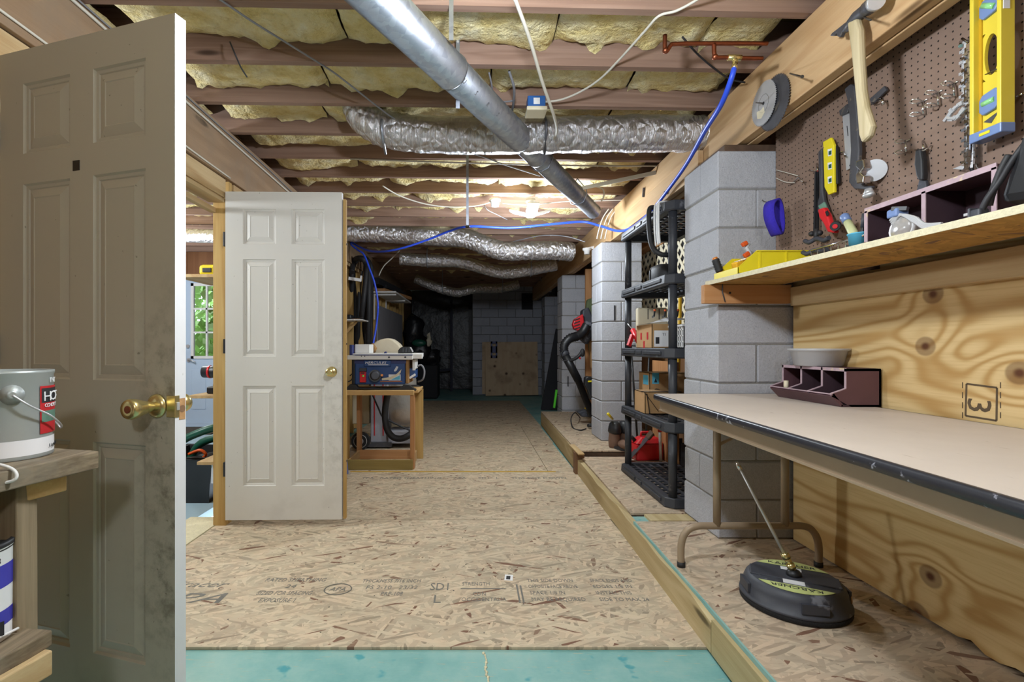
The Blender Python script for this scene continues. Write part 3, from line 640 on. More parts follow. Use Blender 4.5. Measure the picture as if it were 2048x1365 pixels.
# ------------------------------------------------------------------ round surface cleaner on the platform
cc = V((1.240,1.930,.142))
t = thing('surface_cleaner', 'round black pressure washer floor cleaner with two pale green crescents, under the table', 'cleaner', cc, math.radians(-28)); t.scale = (.875,.875,.93)
part(t, 'brush_skirt', G().lathe([(.205,0),(.212,.004),(.213,.022),(.200,.026)], n=56), m['bristle'], local=True)
g = G().lathe([(.208,.020),(.214,.026),(.212,.034),(.200,.038),(.196,.075),(.188,.094),(.176,.104),(.17,.106),(.12,.107),(.05,.108),(.02,.108)], n=56)
for k in range(4): g.box(-.05,.05,-.203,-.192,.045,.082, Matrix.Rotation(k*PI/2+.3,4,'Z'))
part(t, 'housing', g, m['dusty'], local=True)
part(t, 'raised_rib', G().box(-.17,.17,-.052,.052,.104,.1115), m['dusty'], .004, local=True)
for s in (1,-1):
    pl = []
    for i in range(21):
        a = PI*(.20+.60*i/20); pl.append((.170*math.cos(a), s*.170*math.sin(a)))
    
    c = part(t, 'crescent_decal', G().prism(pl, .0015, Matrix.Translation((0,0,.107))), m.setdefault('pale_green', plain('pale_green','#c6cf86',.5,var=.12)), local=True, label='pale green crescent')
    M = basis(t) @ Matrix.Translation((0,s*.124,.1088)) @ Matrix.Rotation(PI if s < 0 else 0,4,'Z')
    lettering(c, 'lettering', 'KÄRCHER', .034, M @ Matrix.Translation((0,-.012,0)), m['ink'], align='CENTER', sx=1.25)
    part(c, 'underline', G().box(-.07,.07,-.0015,.0015,.1086,.1092, Matrix.Translation((0,s*.112,0))), m['ink'], local=True)
for y in (-.068,.068): part(t, 'paper_label', G().box(-.045,.035,y-.022,y+.022,.1075,.109), m['paper'], local=True)
part(t, 'hub', G().lathe([(.030,.108),(.030,.122),(.022,.132),(.012,.136)], n=20), m['black'], local=True)
base = V((1.240,1.930,.26)); tip = on_depth(1480,938,2.03); d = (tip-base).normalized()
wd = part(t, 'wand', G().cyl(base+d*.06, tip, .0065, .0055, 10), m['steel'])
part(wd, 'nozzle', G().cyl(tip-d*.005, tip+d*.03, .010, .006, 10), m['chrome'])
part(t, 'brass_coupling', G().cyl(base-V((0,0,.02)), base+d*.01,.012,.011).cyl(base+d*.01,base+d*.03,.015).cyl(base+d*.03,base+d*.05,.012).cyl(base+d*.05,base+d*.072,.015), m['brass'], label='brass coupling')
part(t, 'tan_tag', G().ball((.205,-.005,.055),(.004,.010,.016)), m['carton'], local=True)
# ------------------------------------------------------------------ plum bin on the table
t = thing('divided_bin', 'low plum wooden bin with three sloping compartments at the back of the folding table', 'bin', (1.53,2.2,FT+.001))
y0, y1 = 1.985, 2.395; xb, xf, xl = 1.622, 1.485, 1.425; zb = FT+.001; zt = zb+.152
def cheek(y, th=.010):
    g = G(); pr = [(-xb,zb),(-xb,zt),(-xf,zt),(-xf,zb+.072),(-xl-.004,zb+.05),(-xl,zb+.042),(-xf-.02,zb)]
    return g.prism([(p[0],p[1]) for p in pr], th, Matrix(((-1,0,0,0),(0,0,1,y),(0,1,0,0),(0,0,0,1))))
for y in (y0, y1-.010): part(t, 'side_panel', cheek(y), m['purple'])
for q in (1,2): part(t, 'divider', cheek(y0+(y1-y0-.01)*q/3,.009), m['plum_dark'])
part(t, 'back_panel', G().box(xb-.008,xb,y0,y1,zb,zt), m['purple']); part(t, 'top_panel', G().box(xf,xb,y0,y1,zt-.010,zt), m['purple'])
part(t, 'bottom_panel', G().box(xf-.02,xb,y0,y1,zb,zb+.008), m['plum_dark'])
part(t, 'front_lip', G().add([(xf-.02,y0,zb),(xf-.02,y1,zb),(xl,y1,zb+.042),(xl,y0,zb+.042),(xf-.012,y0,zb+.006),(xf-.012,y1,zb+.006),(xl+.012,y1,zb+.05),(xl+.012,y0,zb+.05)],[(0,1,2,3),(7,6,5,4),(2,6,7,3),(0,4,5,1),(0,3,7,4),(1,5,6,2)]), m['purple'])
g = G().box(xf-.002,xf+.001,y0,y1,zt-.012,zt+.001).box(xl-.001,xl+.013,y0,y1,zb+.048,zb+.0515)
for y in (y0,y0+.1333,y0+.2667,y1-.010): g.box(xf-.002,xf,y,y+.010,zb+.072,zt).bar((xf,y+.005,zb+.073),(xl,y+.005,zb+.052),.010,.003)
part(t, 'worn_edge', g, m['purple_edge'], label='worn pale edges')
solo('plastic_bowl', G().lathe([(.085,0),(.092,.004),(.108,.066),(.118,.070),(.119,.078),(.114,.078),(.104,.066),(.088,.008),(.002,.007)], Matrix.Translation((1.545,2.235,zt+.001)) , 40, caps=False), m['bowl'], 'clear frosted plastic bowl sitting on the plum bin', 'bowl')
solo('wall_plug', G().cyl((1.452,2.315,zb+.035),(1.452,2.315,zb+.082),.010), m['cream'], 'small pale cylinder standing in the far compartment of the plum bin', 'plug')
# ================================================================== SHELF ON THE PLYWOOD WALL
t = thing('wall_shelf', 'deep chipboard shelf over the folding table carried by a wood cleat', 'shelf', (1.4,1.5,1.43))
pl = [(1.19,2.548),(1.55,2.548),(1.55,-.6),(1.33,-.6),(1.277,1.158)]
g = G().prism(pl, .018, Matrix.Translation((0,0,1.4405))); part(t, 'shelf_board', g, m['osb_under'])
g = G(); a, b = V((1.188,2.548,1.4495)), V((1.276,1.158,1.4495)); c2 = V((1.329,-.6,1.4495))
g.bar(a,b,.004,.020).bar(b,c2,.004,.020).bar((1.188,2.549,1.4495),(1.55,2.549,1.4495),.002,.020); part(t, 'shelf_edge', g, m['osb_edge'])
part(t, 'shelf_skin', G().prism(pl, .0012, Matrix.Translation((0,0,1.4585))), m['osb_deck'])
part(t, 'cleat', G().box(1.162,1.60,2.505,2.543,1.345,1.439), m['fir_x'], .003)
part(t, 'support_wire', G().tube([(1.245,2.49,1.443),(1.25,2.50,1.40),(1.265,2.503,1.352)],.003,6), m['iron'])
part(t, 'knot_hole', G().cyl((1.29,2.5055,1.398),(1.29,2.504,1.398),.006,n=10), m['ink'])
# ================================================================== BLACK PLASTIC SHELF RACK
RX0,RX1,RY0,RY1 = 1.175,1.625,3.02,4.00
t = thing('shelf_rack', 'five tier black plastic shelf rack standing between two block pillars', 'shelf rack', (1.4,3.5,.142))
TZ = [.142,.600,1.055,1.510,1.958]; TH = .062
def tray(z, lip):
    c = .045; ol = [(RX0,RY0+c),(RX0+c,RY0),(RX1-c,RY0),(RX1,RY0+c),(RX1,RY1-c),(RX1-c,RY1),(RX0+c,RY1),(RX0,RY1-c)]
    g = G(); n = len(ol); cx, cy = (RX0+RX1)/2, (RY0+RY1)/2
    def inset(p, d): return (p[0]+(d if p[0] < cx else -d), p[1]+(d if p[1] < cy else -d))
    rings = [[(*inset(p,.006),z) for p in ol], [(*p,z+.008) for p in ol], [(*inset(p,.004),z+TH-.005) for p in ol], [(*inset(p,.008),z+TH) for p in ol], [(*inset(p,.045),z+TH) for p in ol], [(*inset(p,.047),z+TH-.012) for p in ol], [(*inset(p,.047),z+.004) for p in ol], [(*inset(p,.012),z) for p in ol]]
    vs = sum(rings, []); fs = []
    for r in range(len(rings)):
        r2 = (r+1) % len(rings)
        for k in range(n): fs.append((r*n+k, r*n+(k+1)%n, r2*n+(k+1)%n, r2*n+k))
    tr_ = part(t, 'shelf_tray', g.add(vs, fs), m['shelf_black'])
    g = G()
    for i in range(1,13):
        y = RY0+.04+(RY1-RY0-.08)*i/13; g.box(RX0+.04,RX1-.04,y-.008,y+.008,z+TH-.018,z+TH-.008)
    for i in range(1,6):
        x = RX0+.04+(RX1-RX0-.08)*i/6; g.box(x-.010,x+.010,RY0+.04,RY1-.04,z+TH-.020,z+TH-.006)
    part(tr_, 'grate', g, m['shelf_black'])
    g = G()
    for a, b in ((RY0+.10,RY0+.42),(RY0+.46,RY0+.56),(RY0+.60,RY1-.10)): g.box(RX0-.006,RX0+.004,a,b,z+.020,z+.044)
    part(tr_, 'edge_rib', g, m['shelf_black'], .004)
    return tr_
for z in TZ: tray(z, 0)
for x in (RX0+.055,RX1-.055):
    for y in (RY0+.05,RY1-.05):
        for i in range(4): part(t, 'post', G().cyl((x,y,TZ[i]+TH-.002),(x,y,TZ[i+1]+.004),.0255,.0255,18), m['shelf_black'])
# things on the rack
def carton(name, label, x0,x1,y0,y1,z,h, lip=True, rz=0.):
    t = thing(name, label, 'box', ((x0+x1)/2,(y0+y1)/2,z), rz); w, d = (x1-x0)/2, (y1-y0)/2; e = .004
    part(t, 'carton_walls', G().box(-w,w,-d,-d+e,0,h).box(-w,w,d-e,d,0,h).box(-w,-w+e,-d,d,0,h).box(w-e,w,-d,d,0,h).box(-w,w,-d,d,0,e), m['carton'], local=True)
    return t, w, d
z4 = TZ[1]+TH
tc, w_, d_ = carton('cardboard_carton', 'tall brown cardboard carton on the second rack shelf with blue label', 1.31,1.60,3.70,3.93,z4,.27)
part(tc, 'carton_lid', G().box(-w_,w_,-d_,d_,.266,.27), m['carton'], local=True)
part(tc, 'blue_label', G().box(-w_-.0012,-w_+.002,-.09,.02,.18,.25).box(-w_+.02,-w_+.07,-d_-.001,-d_+.002,.19,.27), m['cyan'], local=True); part(tc, 'label_arrow', G().prism([(-.012,0),(.012,0),(0,.034)], .001, Matrix.Translation((-w_+.045,-d_-.001,.20)) @ Matrix.Rotation(PI/2,4,'X')), m['ink'], local=True)
part(tc, 'printed_curve', G().tube([(-w_+.01+.02*i,-d_-.0005,.13+.022*math.sin(i*.7)) for i in range(6)],.003,4), m['ink'], local=True)
td, w_, d_ = carton('cardboard_carton', 'low cardboard carton sealed with torn black tape on the second rack shelf', 1.19,1.45,3.45,3.67,z4,.15)
part(td, 'carton_lid', G().box(-w_,w_,-d_,d_,.146,.15), m['carton'], local=True)
part(td, 'black_tape', G().bar((-w_-.002,-d_-.002,.145),(-w_+.09,-d_-.002,.02),.002,.024,(0,1,0)).bar((-w_-.002,-d_+.08,.149),(w_,-d_+.03,.153),.05,.003).bar((-w_+.01,-d_-.003,.14),(-w_+.03,-d_-.003,.0),.002,.03,(0,1,0)), m['tape'], local=True)
g = G().box(.02,.085,-d_-.0015,-d_+.001,.012,.016)
for k in range(5): g.box(.02,.085,-d_-.0015,-d_+.001,.03+k*.018,.036+k*.018)
part(td, 'printed_marks', g, m['ink'], local=True)
z3 = TZ[2]+TH
te, w_, d_ = carton('cardboard_carton', 'open brown cardboard carton with white address label on the middle rack shelf', 1.22,1.50,3.40,3.72,z3,.165)
part(te, 'address_label', G().box(-.125,.10,-d_-.0015,-d_+.001,.01,.12), m['paper'], local=True)
part(te, 'label_barcode', G().box(-.115,-.09,-d_-.0025,-d_,.03,.075).box(.03,.06,-d_-.0025,-d_,.03,.034), m['ink'], local=True)
lettering(te, 'label_letters', 'T1', .026, basis(te) @ frame_front(-.07,-d_-.002,.085), m['ink'])
for ya_, za_ in ((-.09,.06),(.04,.06),(-.02,.0)): part(te, 'red_print', G().box(-w_-.0012,-w_+.002,ya_,ya_+.03,za_+.0,za_+.05), m['label_red'], local=True)
part(te, 'torn_paper', G().add([(-w_-.02,-d_-.01,.17),(w_,-d_+.02,.20),(w_,d_,.205),(-w_-.03,d_,.165),(0,-d_+.08,.215),(-.05,.1,.185)],[(0,1,4),(1,2,4),(2,5,4),(2,3,5),(3,0,5),(0,4,5)]), m['paper'], local=True)
t = thing('plastic_basket', 'white plastic basket with square holes on the middle rack shelf', 'basket', (1.52,3.22,z3))
g = G(); bx0,bx1,by0,by1,hh = 1.312,1.50,3.10,3.34,.15
for k in range(5):
    z = z3+hh*k/4; zz = min(z3+hh, z+.010); g.box(bx0,bx1,by0,by0+.006,z,zz).box(bx0,bx1,by1-.006,by1,z,zz).box(bx0,bx0+.006,by0,by1,z,zz).box(bx1-.006,bx1,by0,by1,z,zz)
for k in range(8):
    x = bx0+(bx1-bx0-.01)*k/7; g.box(x,x+.010,by0,by0+.006,z3,z3+hh).box(x,x+.010,by1-.006,by1,z3,z3+hh)
    y = by0+(by1-by0-.01)*k/7; g.box(bx0,bx0+.006,y,y+.010,z3,z3+hh).box(bx1-.006,bx1,y,y+.010,z3,z3+hh)
g.box(bx0,bx1,by0,by1,z3,z3+.006); part(t, 'basket_grid', g, m['white']); part(t, 'basket_rim', G().box(bx0-.006,bx1+.006,by0-.006,by0+.006,z3+hh-.012,z3+hh).box(bx0-.006,bx0+.006,by0,by1,z3+hh-.012,z3+hh), m['white'])
t = thing('caulking_gun', 'red caulking gun leaning at the far end of the middle rack shelf', 'tool', (1.22,3.86,z3))
part(t, 'barrel', G().cyl((1.27,3.80,z3+.03),(1.25,3.90,z3+.14),.020), m['red']); part(t, 'handle', G().bar((1.235,3.86,z3+.10),(1.20,3.84,z3+.015),.02,.03), m['red']); part(t, 'rod', G().cyl((1.25,3.90,z3+.14),(1.22,3.93,z3+.19),.004,n=8), m['steel'])
t = thing('clamp_set', 'black bar clamps with small orange tips lying on top of the open carton', 'clamp', (1.3,3.6,z3+.22))
for k, (x, y) in enumerate(((1.25,3.50),(1.33,3.52),(1.41,3.5))):
    b = part(t, 'clamp_bar', G().bar((x,y-.06,z3+.222),(x+.06,y+.14,z3+.225),.008,.012).bar((x,y-.06,z3+.222),(x,y-.07,z3+.255),.008,.012), m['black']); part(b, 'clamp_tip', G().ball((x,y-.07,z3+.26),.009,8,6), m['orange'])
t = thing('tool_case', 'cream plastic case standing upright behind the open carton', 'case', (1.36,3.86,z3))
part(t, 'case_body', G().box(1.27,1.50,3.84,3.90,z3,z3+.31), m['cream'], .012); part(t, 'case_slot', G().box(1.345,1.351,3.838,3.842,z3+.22,z3+.30).box(1.43,1.436,3.838,3.842,z3+.22,z3+.30), m['black'])
z2 = TZ[3]+TH
t = thing('cable_bag', 'black glossy bag standing on the fourth rack shelf', 'bag', (1.36,3.58,z2))
g = G().lathe([(.0,0),(.075,.0),(.085,.02),(.085,.10),(.075,.125),(.04,.14),(.0,.142)], Matrix.Translation((1.36,3.58,z2)), 24, False, sx=1., sy=1.5); part(t, 'bag_body', g, m['rubber']); part(t, 'bag_seam', G().tube([(1.275,3.58,z2+.01),(1.272,3.58,z2+.10),(1.30,3.58,z2+.132)],.004,6), m['black'])
t = thing('blue_tub', 'bright blue tub with white cloth on the fourth rack shelf', 'tub', (1.50,3.3,z2))
part(t, 'tub_body', G().lathe([(.06,0),(.075,.07),(.08,.075),(.07,.07),(.055,.01)], Matrix.Translation((1.50,3.27,z2)), 20), m['cyan']); part(t, 'white_cloth', G().ball((1.50,3.28,z2+.085),(.07,.07,.035),14,8), m['paper'])
z1 = TZ[4]+TH
t = thing('wire_hook', 'pair of thick white wire hooks hanging over the edge of the top rack shelf', 'hook', (1.17,3.13,z1-.3))
for y in (3.12,3.15,3.19): part(t, 'wire', G().tube(smooth_path([(1.26,y,z1+.01),(1.18,y,z1+.012),(1.163,y,z1-.01),(1.163,y,z1-.16),(1.17,y,z1-.25)]),.006,6), m['white'])
solo('rubber_hose', G().tube(smooth_path([(1.22,3.30,z1+.02),(1.165,3.28,z1+.015),(1.150,3.26,z1-.08),(1.155,3.22,z1-.24),(1.20,3.18,z1-.305),(1.30,3.20,z1-.30)]),.016,10), m['rubber'], 'short black rubber hose draped over the near edge of the top rack shelf', 'hose')
# behind the rack: lattice, long handles, carton on the platform
t = thing('lattice_panel', 'cream diagonal lattice panel on black backing behind the shelf rack', 'panel', (1.86,4.6,1.2))
part(t, 'backing', G().box(1.868,1.874,3.2,5.9,1.20,2.13), m['dark_sheet']); part(t, 'top_rail', G().box(1.845,1.868,3.2,5.9,2.13,2.30), m['fir_x'])
ya,yb,za,zb2 = 3.2,5.9,1.20,2.13
for s in (1,-1):
    c = ya-(zb2-za) if s > 0 else ya
    while c < yb+(0 if s > 0 else (zb2-za)):
        q = []
        for y in (ya,yb):
            z = za+(y-c)*s
            if za <= z <= zb2: q.append((y,z))
        for z in (za,zb2):
            y = c+(z-za)*s
            if ya < y < yb: q.append((y,z))
        if len(q) >= 2 and abs(q[0][0]-q[1][0]) > .02: part(t, 'slat', G().bar((1.862-.006*(s>0),*q[0]),(1.862-.006*(s>0),*q[1]),.034,.006,(1,0,0)), m['cream'])
        c += .125
hand = (('long handled tool with yellow wooden handle behind the rack','yellow_dark',1.75,4.30,.95,1.72),('long handled tool with grey and red handle behind the rack','steel',1.75,4.10,.95,1.65),('pale wooden handled tool farthest right behind the rack','cream',1.75,3.90,.95,1.62))
for l, mm, x, y, a, b in hand:
    t = thing('garden_tool', l, 'tool', (x,y,.142)); part(t, 'handle', G().cyl((x,y,.145),(x+.05,y+.02,b),.017,.015,10), m[mm])
    part(t, 'grip', G().cyl((x+.0465,y+.0186,b-.14),(x+.05,y+.02,b),.020,n=10), m['red' if mm == 'steel' else 'pine_z'])
    part(t, 'blade', G().box(x-.05,x+.05,y-.015,y-.005,.145,.34), m['iron'])
t = thing('lumber_board', 'tan upright board leaning behind the lower rack shelves', 'board', (1.75,4.5,.142)); part(t, 'board_face', G().box(1.655,1.675,4.05,4.60,.145,1.0), m['fir_z'], .002)
t = thing('folding_stand', 'black metal folding stand behind the far rack post', 'stand', (1.45,4.55,.19))
part(t, 'stand_rail', G().cyl((1.52,4.80,1.14),(1.70,4.80,1.12),.010).cyl((1.52,4.80,1.06),(1.70,4.80,1.04),.008), m['black']); part(t, 'stand_leg', G().cyl((1.52,4.80,1.14),(1.58,4.78,.19),.010), m['black']); part(t, 'stand_leg', G().cyl((1.70,4.80,1.12),(1.68,4.85,.19),.010), m['black'])
# ------------------------------------------------------------------ boots, petrol can and saw on the platform
t = thing('work_boots', 'pair of brown leather work boots with dark cuffs beside the second pillar', 'boots', (1.36,4.68,.19))
for k, (x, y) in enumerate(((1.33,4.62),(1.43,4.66))):
    M = Matrix.Translation((x,y,.19)) @ Matrix.Rotation(.25,4,'Z')
    b = part(t, 'boot', G().lathe([(.046,.0),(.05,.02),(.052,.06),(.050,.09),(.047,.12),(.049,.16)], M @ Matrix.Translation((-.01,.02,0)), 18, sy=1.15).ball(M @ V((.02,-.09,.045)),(.046,.10,.045),14,8), m['leather'])
    part(b, 'sole', G().prism([(.052*math.cos(a)*(.95 if math.sin(a)>0 else 1)+.01,-.03+.14*math.sin(a)) for a in [2*PI*i/18 for i in range(18)]], .022, M), m['rubber'])
    part(b, 'cuff', G().lathe([(.05,.13),(.060,.15),(.055,.19),(.045,.225),(.03,.24)], M @ Matrix.Translation((-.005,.02,0)), 16, sy=1.2), m['black'])
t = thing('petrol_can', 'red plastic petrol can on the platform behind the shelf rack', 'can', (1.50,4.48,.145))
M = Matrix.Translation((1.52,4.38,.142)) @ Matrix.Rotation(.15,4,'Z')
part(t, 'can_body', G().box(-.125,.125,-.08,.08,.0,.15, M).add([(-.125,-.08,.15),(.125,-.08,.15),(.125,.08,.15),(-.125,.08,.15),(-.06,-.05,.20),(.09,-.05,.20),(.09,.05,.20),(-.06,.05,.20)],[(4,5,6,7),(0,1,5,4),(1,2,6,5),(2,3,7,6),(3,0,4,7)],False,M), m['red'], .02)
part(t, 'can_handle', G().tube([M @ V(p) for p in ((-.05,0,.19),(-.045,0,.235),(.05,0,.235),(.075,0,.19))],.012,8), m['red']); part(t, 'can_spout', G().cyl(M @ V((-.10,0,.16)),M @ V((-.135,0,.20)),.018,.014), m['black'])
t = thing('hand_saw', 'hand saw blade leaning in front of the red petrol can', 'saw', (1.42,4.25,.145)); part(t, 'saw_blade', G().bar((1.33,4.30,.15),(1.50,4.26,.36),.003,.085,(0,1,0)), m['iron']); part(t, 'saw_handle', G().bar((1.49,4.262,.345),(1.53,4.25,.40),.022,.10,(0,1,0)), m['dark_wood'], .008)
t = thing('pry_bar', 'red topped steel pry bar standing behind the lowest rack shelf', 'bar', (1.60,4.25,.145)); part(t, 'bar_shaft', G().cyl((1.60,4.25,.145),(1.60,4.27,.50),.014,n=8), m['steel']); part(t, 'bar_grip', G().cyl((1.60,4.266,.40),(1.60,4.27,.51),.018,n=10), m['red'])
t = thing('yellow_rod', 'short yellow rod sticking out beside the far rack post', 'rod', (1.30,4.78,.48)); part(t, 'rod_shaft', G().cyl((1.235,4.55,.512),(1.33,4.75,.44),.012,n=10), m['yellow']); part(t, 'rod_tip', G().ball((1.235,4.55,.512),.014), m['yellow'])
# ================================================================== BETWEEN THE FAR PILLARS: leaf blower, drill, clothes
t = thing('leaf_blower', 'red and black backpack leaf blower with ribbed hose leaning behind the second pillar', 'leaf blower', (1.45,6.2,.2))
D = lambda u,v,y=6.2: on_depth(u,v,y)
g = front_poly([(1146,640),(1163,629),(1166,655),(1160,664),(1146,660),(1143,650)], 6.28, .10); part(t, 'red_cowl', g, m['red'], .01)
g = G()
for k in range(4): g.bar(D(1148,641+6*k,6.175),D(1160,637+6*k,6.175),.004,.012,(0,0,1))
part(t, 'cowl_grille', g, m['black'])
part(t, 'fan_case', front_poly([(1160,622),(1172,616),(1182,640),(1182,670),(1170,690),(1158,680),(1156,668)], 6.42, .16), m['dusty'], .02)
hp = smooth_path([D(1174,650,6.1),D(1166,664,6.1),D(1154,673,6.08),D(1140,677,6.05),D(1129,690,6.05),D(1128,706,6.05)],8)
part(t, 'elbow_pipe', G().tube(hp[:18],.055,14), m['black'])
part(t, 'ribbed_hose', G().tube(hp[16:],[.058 if i%2 else .047 for i in range(len(hp[16:]))],14), m['black'])
tubeA, tubeB, tubeC = D(1127,705,6.05), D(1157,762,5.95), D(1185,833,5.80)
part(t, 'blower_tube', G().tube([tubeA,tubeB,tubeB,tubeC],[.050,.047,.041,.040],16), m['black']); part(t, 'tube_clamp', G().cyl(D(1127,704,6.05),D(1131,712,6.04),.056), m['dusty'])
part(t, 'throttle_handle', G().tube(smooth_path([D(1140,722,5.98),D(1150,718,5.94),D(1158,712,5.92),D(1164,704,5.92)]),.020,10).ball(D(1165,706,5.92),(.03,.03,.05)), m['rubber']); part(t, 'trigger', G().ball(D(1160,717,5.9),(.012,.02,.012)), m['red'])
part(t, 'control_cable', G().tube(smooth_path([D(1128,700,5.99),D(1121,712,5.99),D(1126,722,5.98),D(1140,720,5.97)]),.005,6), m['black_cable'])
t = thing('canvas_coat', 'olive canvas coat hanging behind the second pillar above the leaf blower', 'coat', (1.55,6.5,1.2)); 
part(t, 'coat_body', front_poly([(1172,600),(1184,597),(1190,640),(1190,740),(1181,735),(1175,690),(1170,660),(1166,640)], 6.6, .10), m['olive'], .02); part(t, 'coat_sleeve', front_poly([(1176,680),(1186,676),(1187,740),(1180,738)], 6.46, .07), m['carton_dark'], .02)
part(t, 'upright_stud', G().box(1.52,1.60,6.72,6.76,.19,2.17), m['fir_z'])
t = thing('cordless_drill', 'yellow and black power tool lying on the platform with its coiled cord', 'drill', (1.38,5.9,.19))
part(t, 'tool_body', G().box(-.06,.07,-.05,.05,0.005,.09, Matrix.Translation((1.46,5.75,.19)) @ Matrix.Rotation(.4,4,'Z')), m['black'], .015); part(t, 'tool_shell', G().box(-.04,.05,-.056,.045,.03,.11, Matrix.Translation((1.45,5.74,.19)) @ Matrix.Rotation(.4,4,'Z')), m['amber'], .012)
part(t, 'tool_nose', G().cyl((1.41,5.72,.23),(1.31,5.66,.23),.028,.020), m['rubber'])
t = thing('circular_saw', 'grey power saw with black handle lying behind the yellow tool', 'saw', (1.40,6.25,.19)); part(t, 'saw_body', front_poly([(1152,823),(1160,820),(1180,818),(1184,832),(1160,832)], 6.15, .12), m['dusty'], .01); part(t, 'saw_cap', G().ball(on_depth(1175,817,6.05),(.035,.03,.018)), m['yellow'])
solo('extension_cable', G().tube(smooth_path([on_level(1160,836,.2),on_depth(1150,826,5.95),on_depth(1142,838,5.9),on_level(1146,856,.197),on_level(1160,861,.197),on_level(1172,858,.197)]),.007,6), m['black_cable'], 'black cord looped on the platform in front of the leaf blower tube', 'cable')
t = thing('chainsaw', 'dark tool with yellow stripe standing against the second pillar near the blower tube', 'tool', (1.55,5.9,.19)); part(t, 'chainsaw_body', front_poly([(1167,755),(1172,752),(1186,754),(1186,792),(1178,800),(1172,780),(1166,770)], 5.72, .10), m['black'], .012); part(t, 'yellow_stripe', front_poly([(1176,762),(1186,761),(1186,764),(1176,765)], 5.61, .003), m['yellow'])
part(t, 'tool_stand', G().cyl((1.46,5.72,.19),(1.44,5.70,.52),.02), m['iron'])
t = thing('dark_board', 'tall dark board leaning between the far pillar and the back wall', 'board', (1.45,8.6,0)); part(t, 'board_face', G().add([(1.22,8.9,0.),(1.62,8.9,0.),(1.62,9.1,1.45),(1.52,9.1,1.45),(1.22,8.94,0.),(1.62,8.94,0.),(1.62,9.14,1.45),(1.52,9.14,1.45)],[(0,1,2,3),(7,6,5,4),(0,4,5,1),(1,5,6,2),(2,6,7,3),(3,7,4,0)]), m['dark_sheet'])
t = thing('green_jack_stand', 'bright lime green metal foot standing before the third pillar', 'stand', (1.17,7.6,0)); part(t, 'foot_bar', G().bar(on_level(1088,816,.02),on_level(1113,817,.02),.03,.02), m['lime']); part(t, 'foot_post', G().bar(on_depth(1108,816,7.4),on_depth(1113,780,7.4),.03,.03,(0,1,0)), m['lime'])
# ------------------------------------------------------------------ back wall: plywood sheets, dark hatch
t = thing('plywood_sheet', 'spotted square plywood sheet leaning on the far block wall with blue tool hung on it', 'sheet', (.87,11.4,0))
part(t, 'sheet_face', G().add([(.30,11.38,.0),(1.50,11.38,.02),(1.50,11.55,1.235),(.30,11.55,1.225),(.30,11.40,.0),(1.50,11.40,.02),(1.50,11.57,1.235),(.30,11.57,1.225)],[(0,1,2,3),(7,6,5,4),(0,4,5,1),(1,5,6,2),(2,6,7,3),(3,7,4,0)]), m['spotted'])
t = thing('plywood_sheet', 'second plywood sheet mostly hidden behind the spotted one, its left edge showing', 'sheet', (.87,11.5,0)); part(t, 'sheet_face', G().box(.225,1.40,11.575,11.595,.02,1.23), m['spotted'])
t = thing('spirit_level', 'short dark blue level hung over the top edge of the leaning spotted sheet', 'level', (.5,11.4,.85)); part(t, 'level_body', G().box(.42,.455,11.46,11.50,.86,1.24).box(.535,.57,11.46,11.50,.86,1.24).box(.42,.57,11.46,11.50,.86,.92).box(.42,.57,11.46,11.50,.98,1.13).box(.42,.57,11.46,11.50,1.19,1.24), m['navy'])
t = thing('vent_hatch', 'dark square vent opening high in the back wall', 'vent', (1.3,11.6,1.95)); part(t, 'vent_frame', G().box(1.14,1.40,11.595,11.60,1.98,2.36), m['dark_sheet']); part(t, 'vent_slat', G().box(1.16,1.38,11.585,11.595,2.06,2.07).box(1.16,1.38,11.585,11.595,2.16,2.17).box(1.16,1.38,11.585,11.595,2.26,2.27), m['dark_sheet'])
t = thing('junction_box', 'small white junction box on the dark wall above the far pillar', 'box', (1.5,9.9,2.2)); part(t, 'box_body', G().box(1.49,1.59,10.0,10.05,2.22,2.29), m['white'], .006); part(t, 'box_cover', G().box(1.495,1.585,9.99,10.0,2.225,2.285), m['white'])
part(t, 'box_cable', G().tube(smooth_path([(1.48,10.02,2.29),(1.40,10.0,2.40),(1.28,9.9,2.6)]),.006,6), m['grey_cable'])
# ================================================================== LEFT FOREGROUND WORK STAND
t = thing('work_stand', 'rough weathered wooden stand with two shelves at the left edge', 'stand', (-1.08,1.0,0))
def rough(name, pts, z0, z1, mat, jag=0.):
    g = G(); P2 = []
    for i, p in enumerate(pts):
        q = pts[(i+1) % len(pts)]; n = 8 if jag else 1
        for k in range(n):
            s = k/n; P2.append((p[0]+(q[0]-p[0])*s+random.uniform(-jag,jag), p[1]+(q[1]-p[1])*s+random.uniform(-jag,jag)))
    return part(t, name, g.prism(P2, z1-z0, Matrix.Translation((0,0,z0))), m[mat], .003)
random.seed(9)
rough('shelf_plank', [(-.955,.80),(-.868,1.165),(-1.06,1.215),(-1.145,.85)], .846,.886,'old_y',.002)
rough('shelf_plank', [(-1.150,.85),(-1.065,1.215),(-1.26,1.265),(-1.345,.90)], .846,.886,'old_y',.002)
part(t, 'cleat', G().bar((-.925,1.085,.824),(-1.33,1.19,.824),.088,.040), m['pine_x'], .003)
part(t, 'leg', G().bar((-.940,1.035,.0),(-.958,1.05,.846),.046,.05,(0,1,0)), m['old_z'], .003)
part(t, 'leg', G().bar((-1.29,1.13,.0),(-1.29,1.13,.846),.048,.085,(0,1,0)), m['old_z'], .003); part(t, 'leg', G().bar((-1.02,.86,.0),(-1.02,.86,.46),.048,.085,(0,1,0)), m['old_z'], .003)
rough('shelf_plank', [(-.930,.70),(-.868,1.03),(-1.06,1.07),(-1.125,.74)], .512,.545,'old_y',.003)
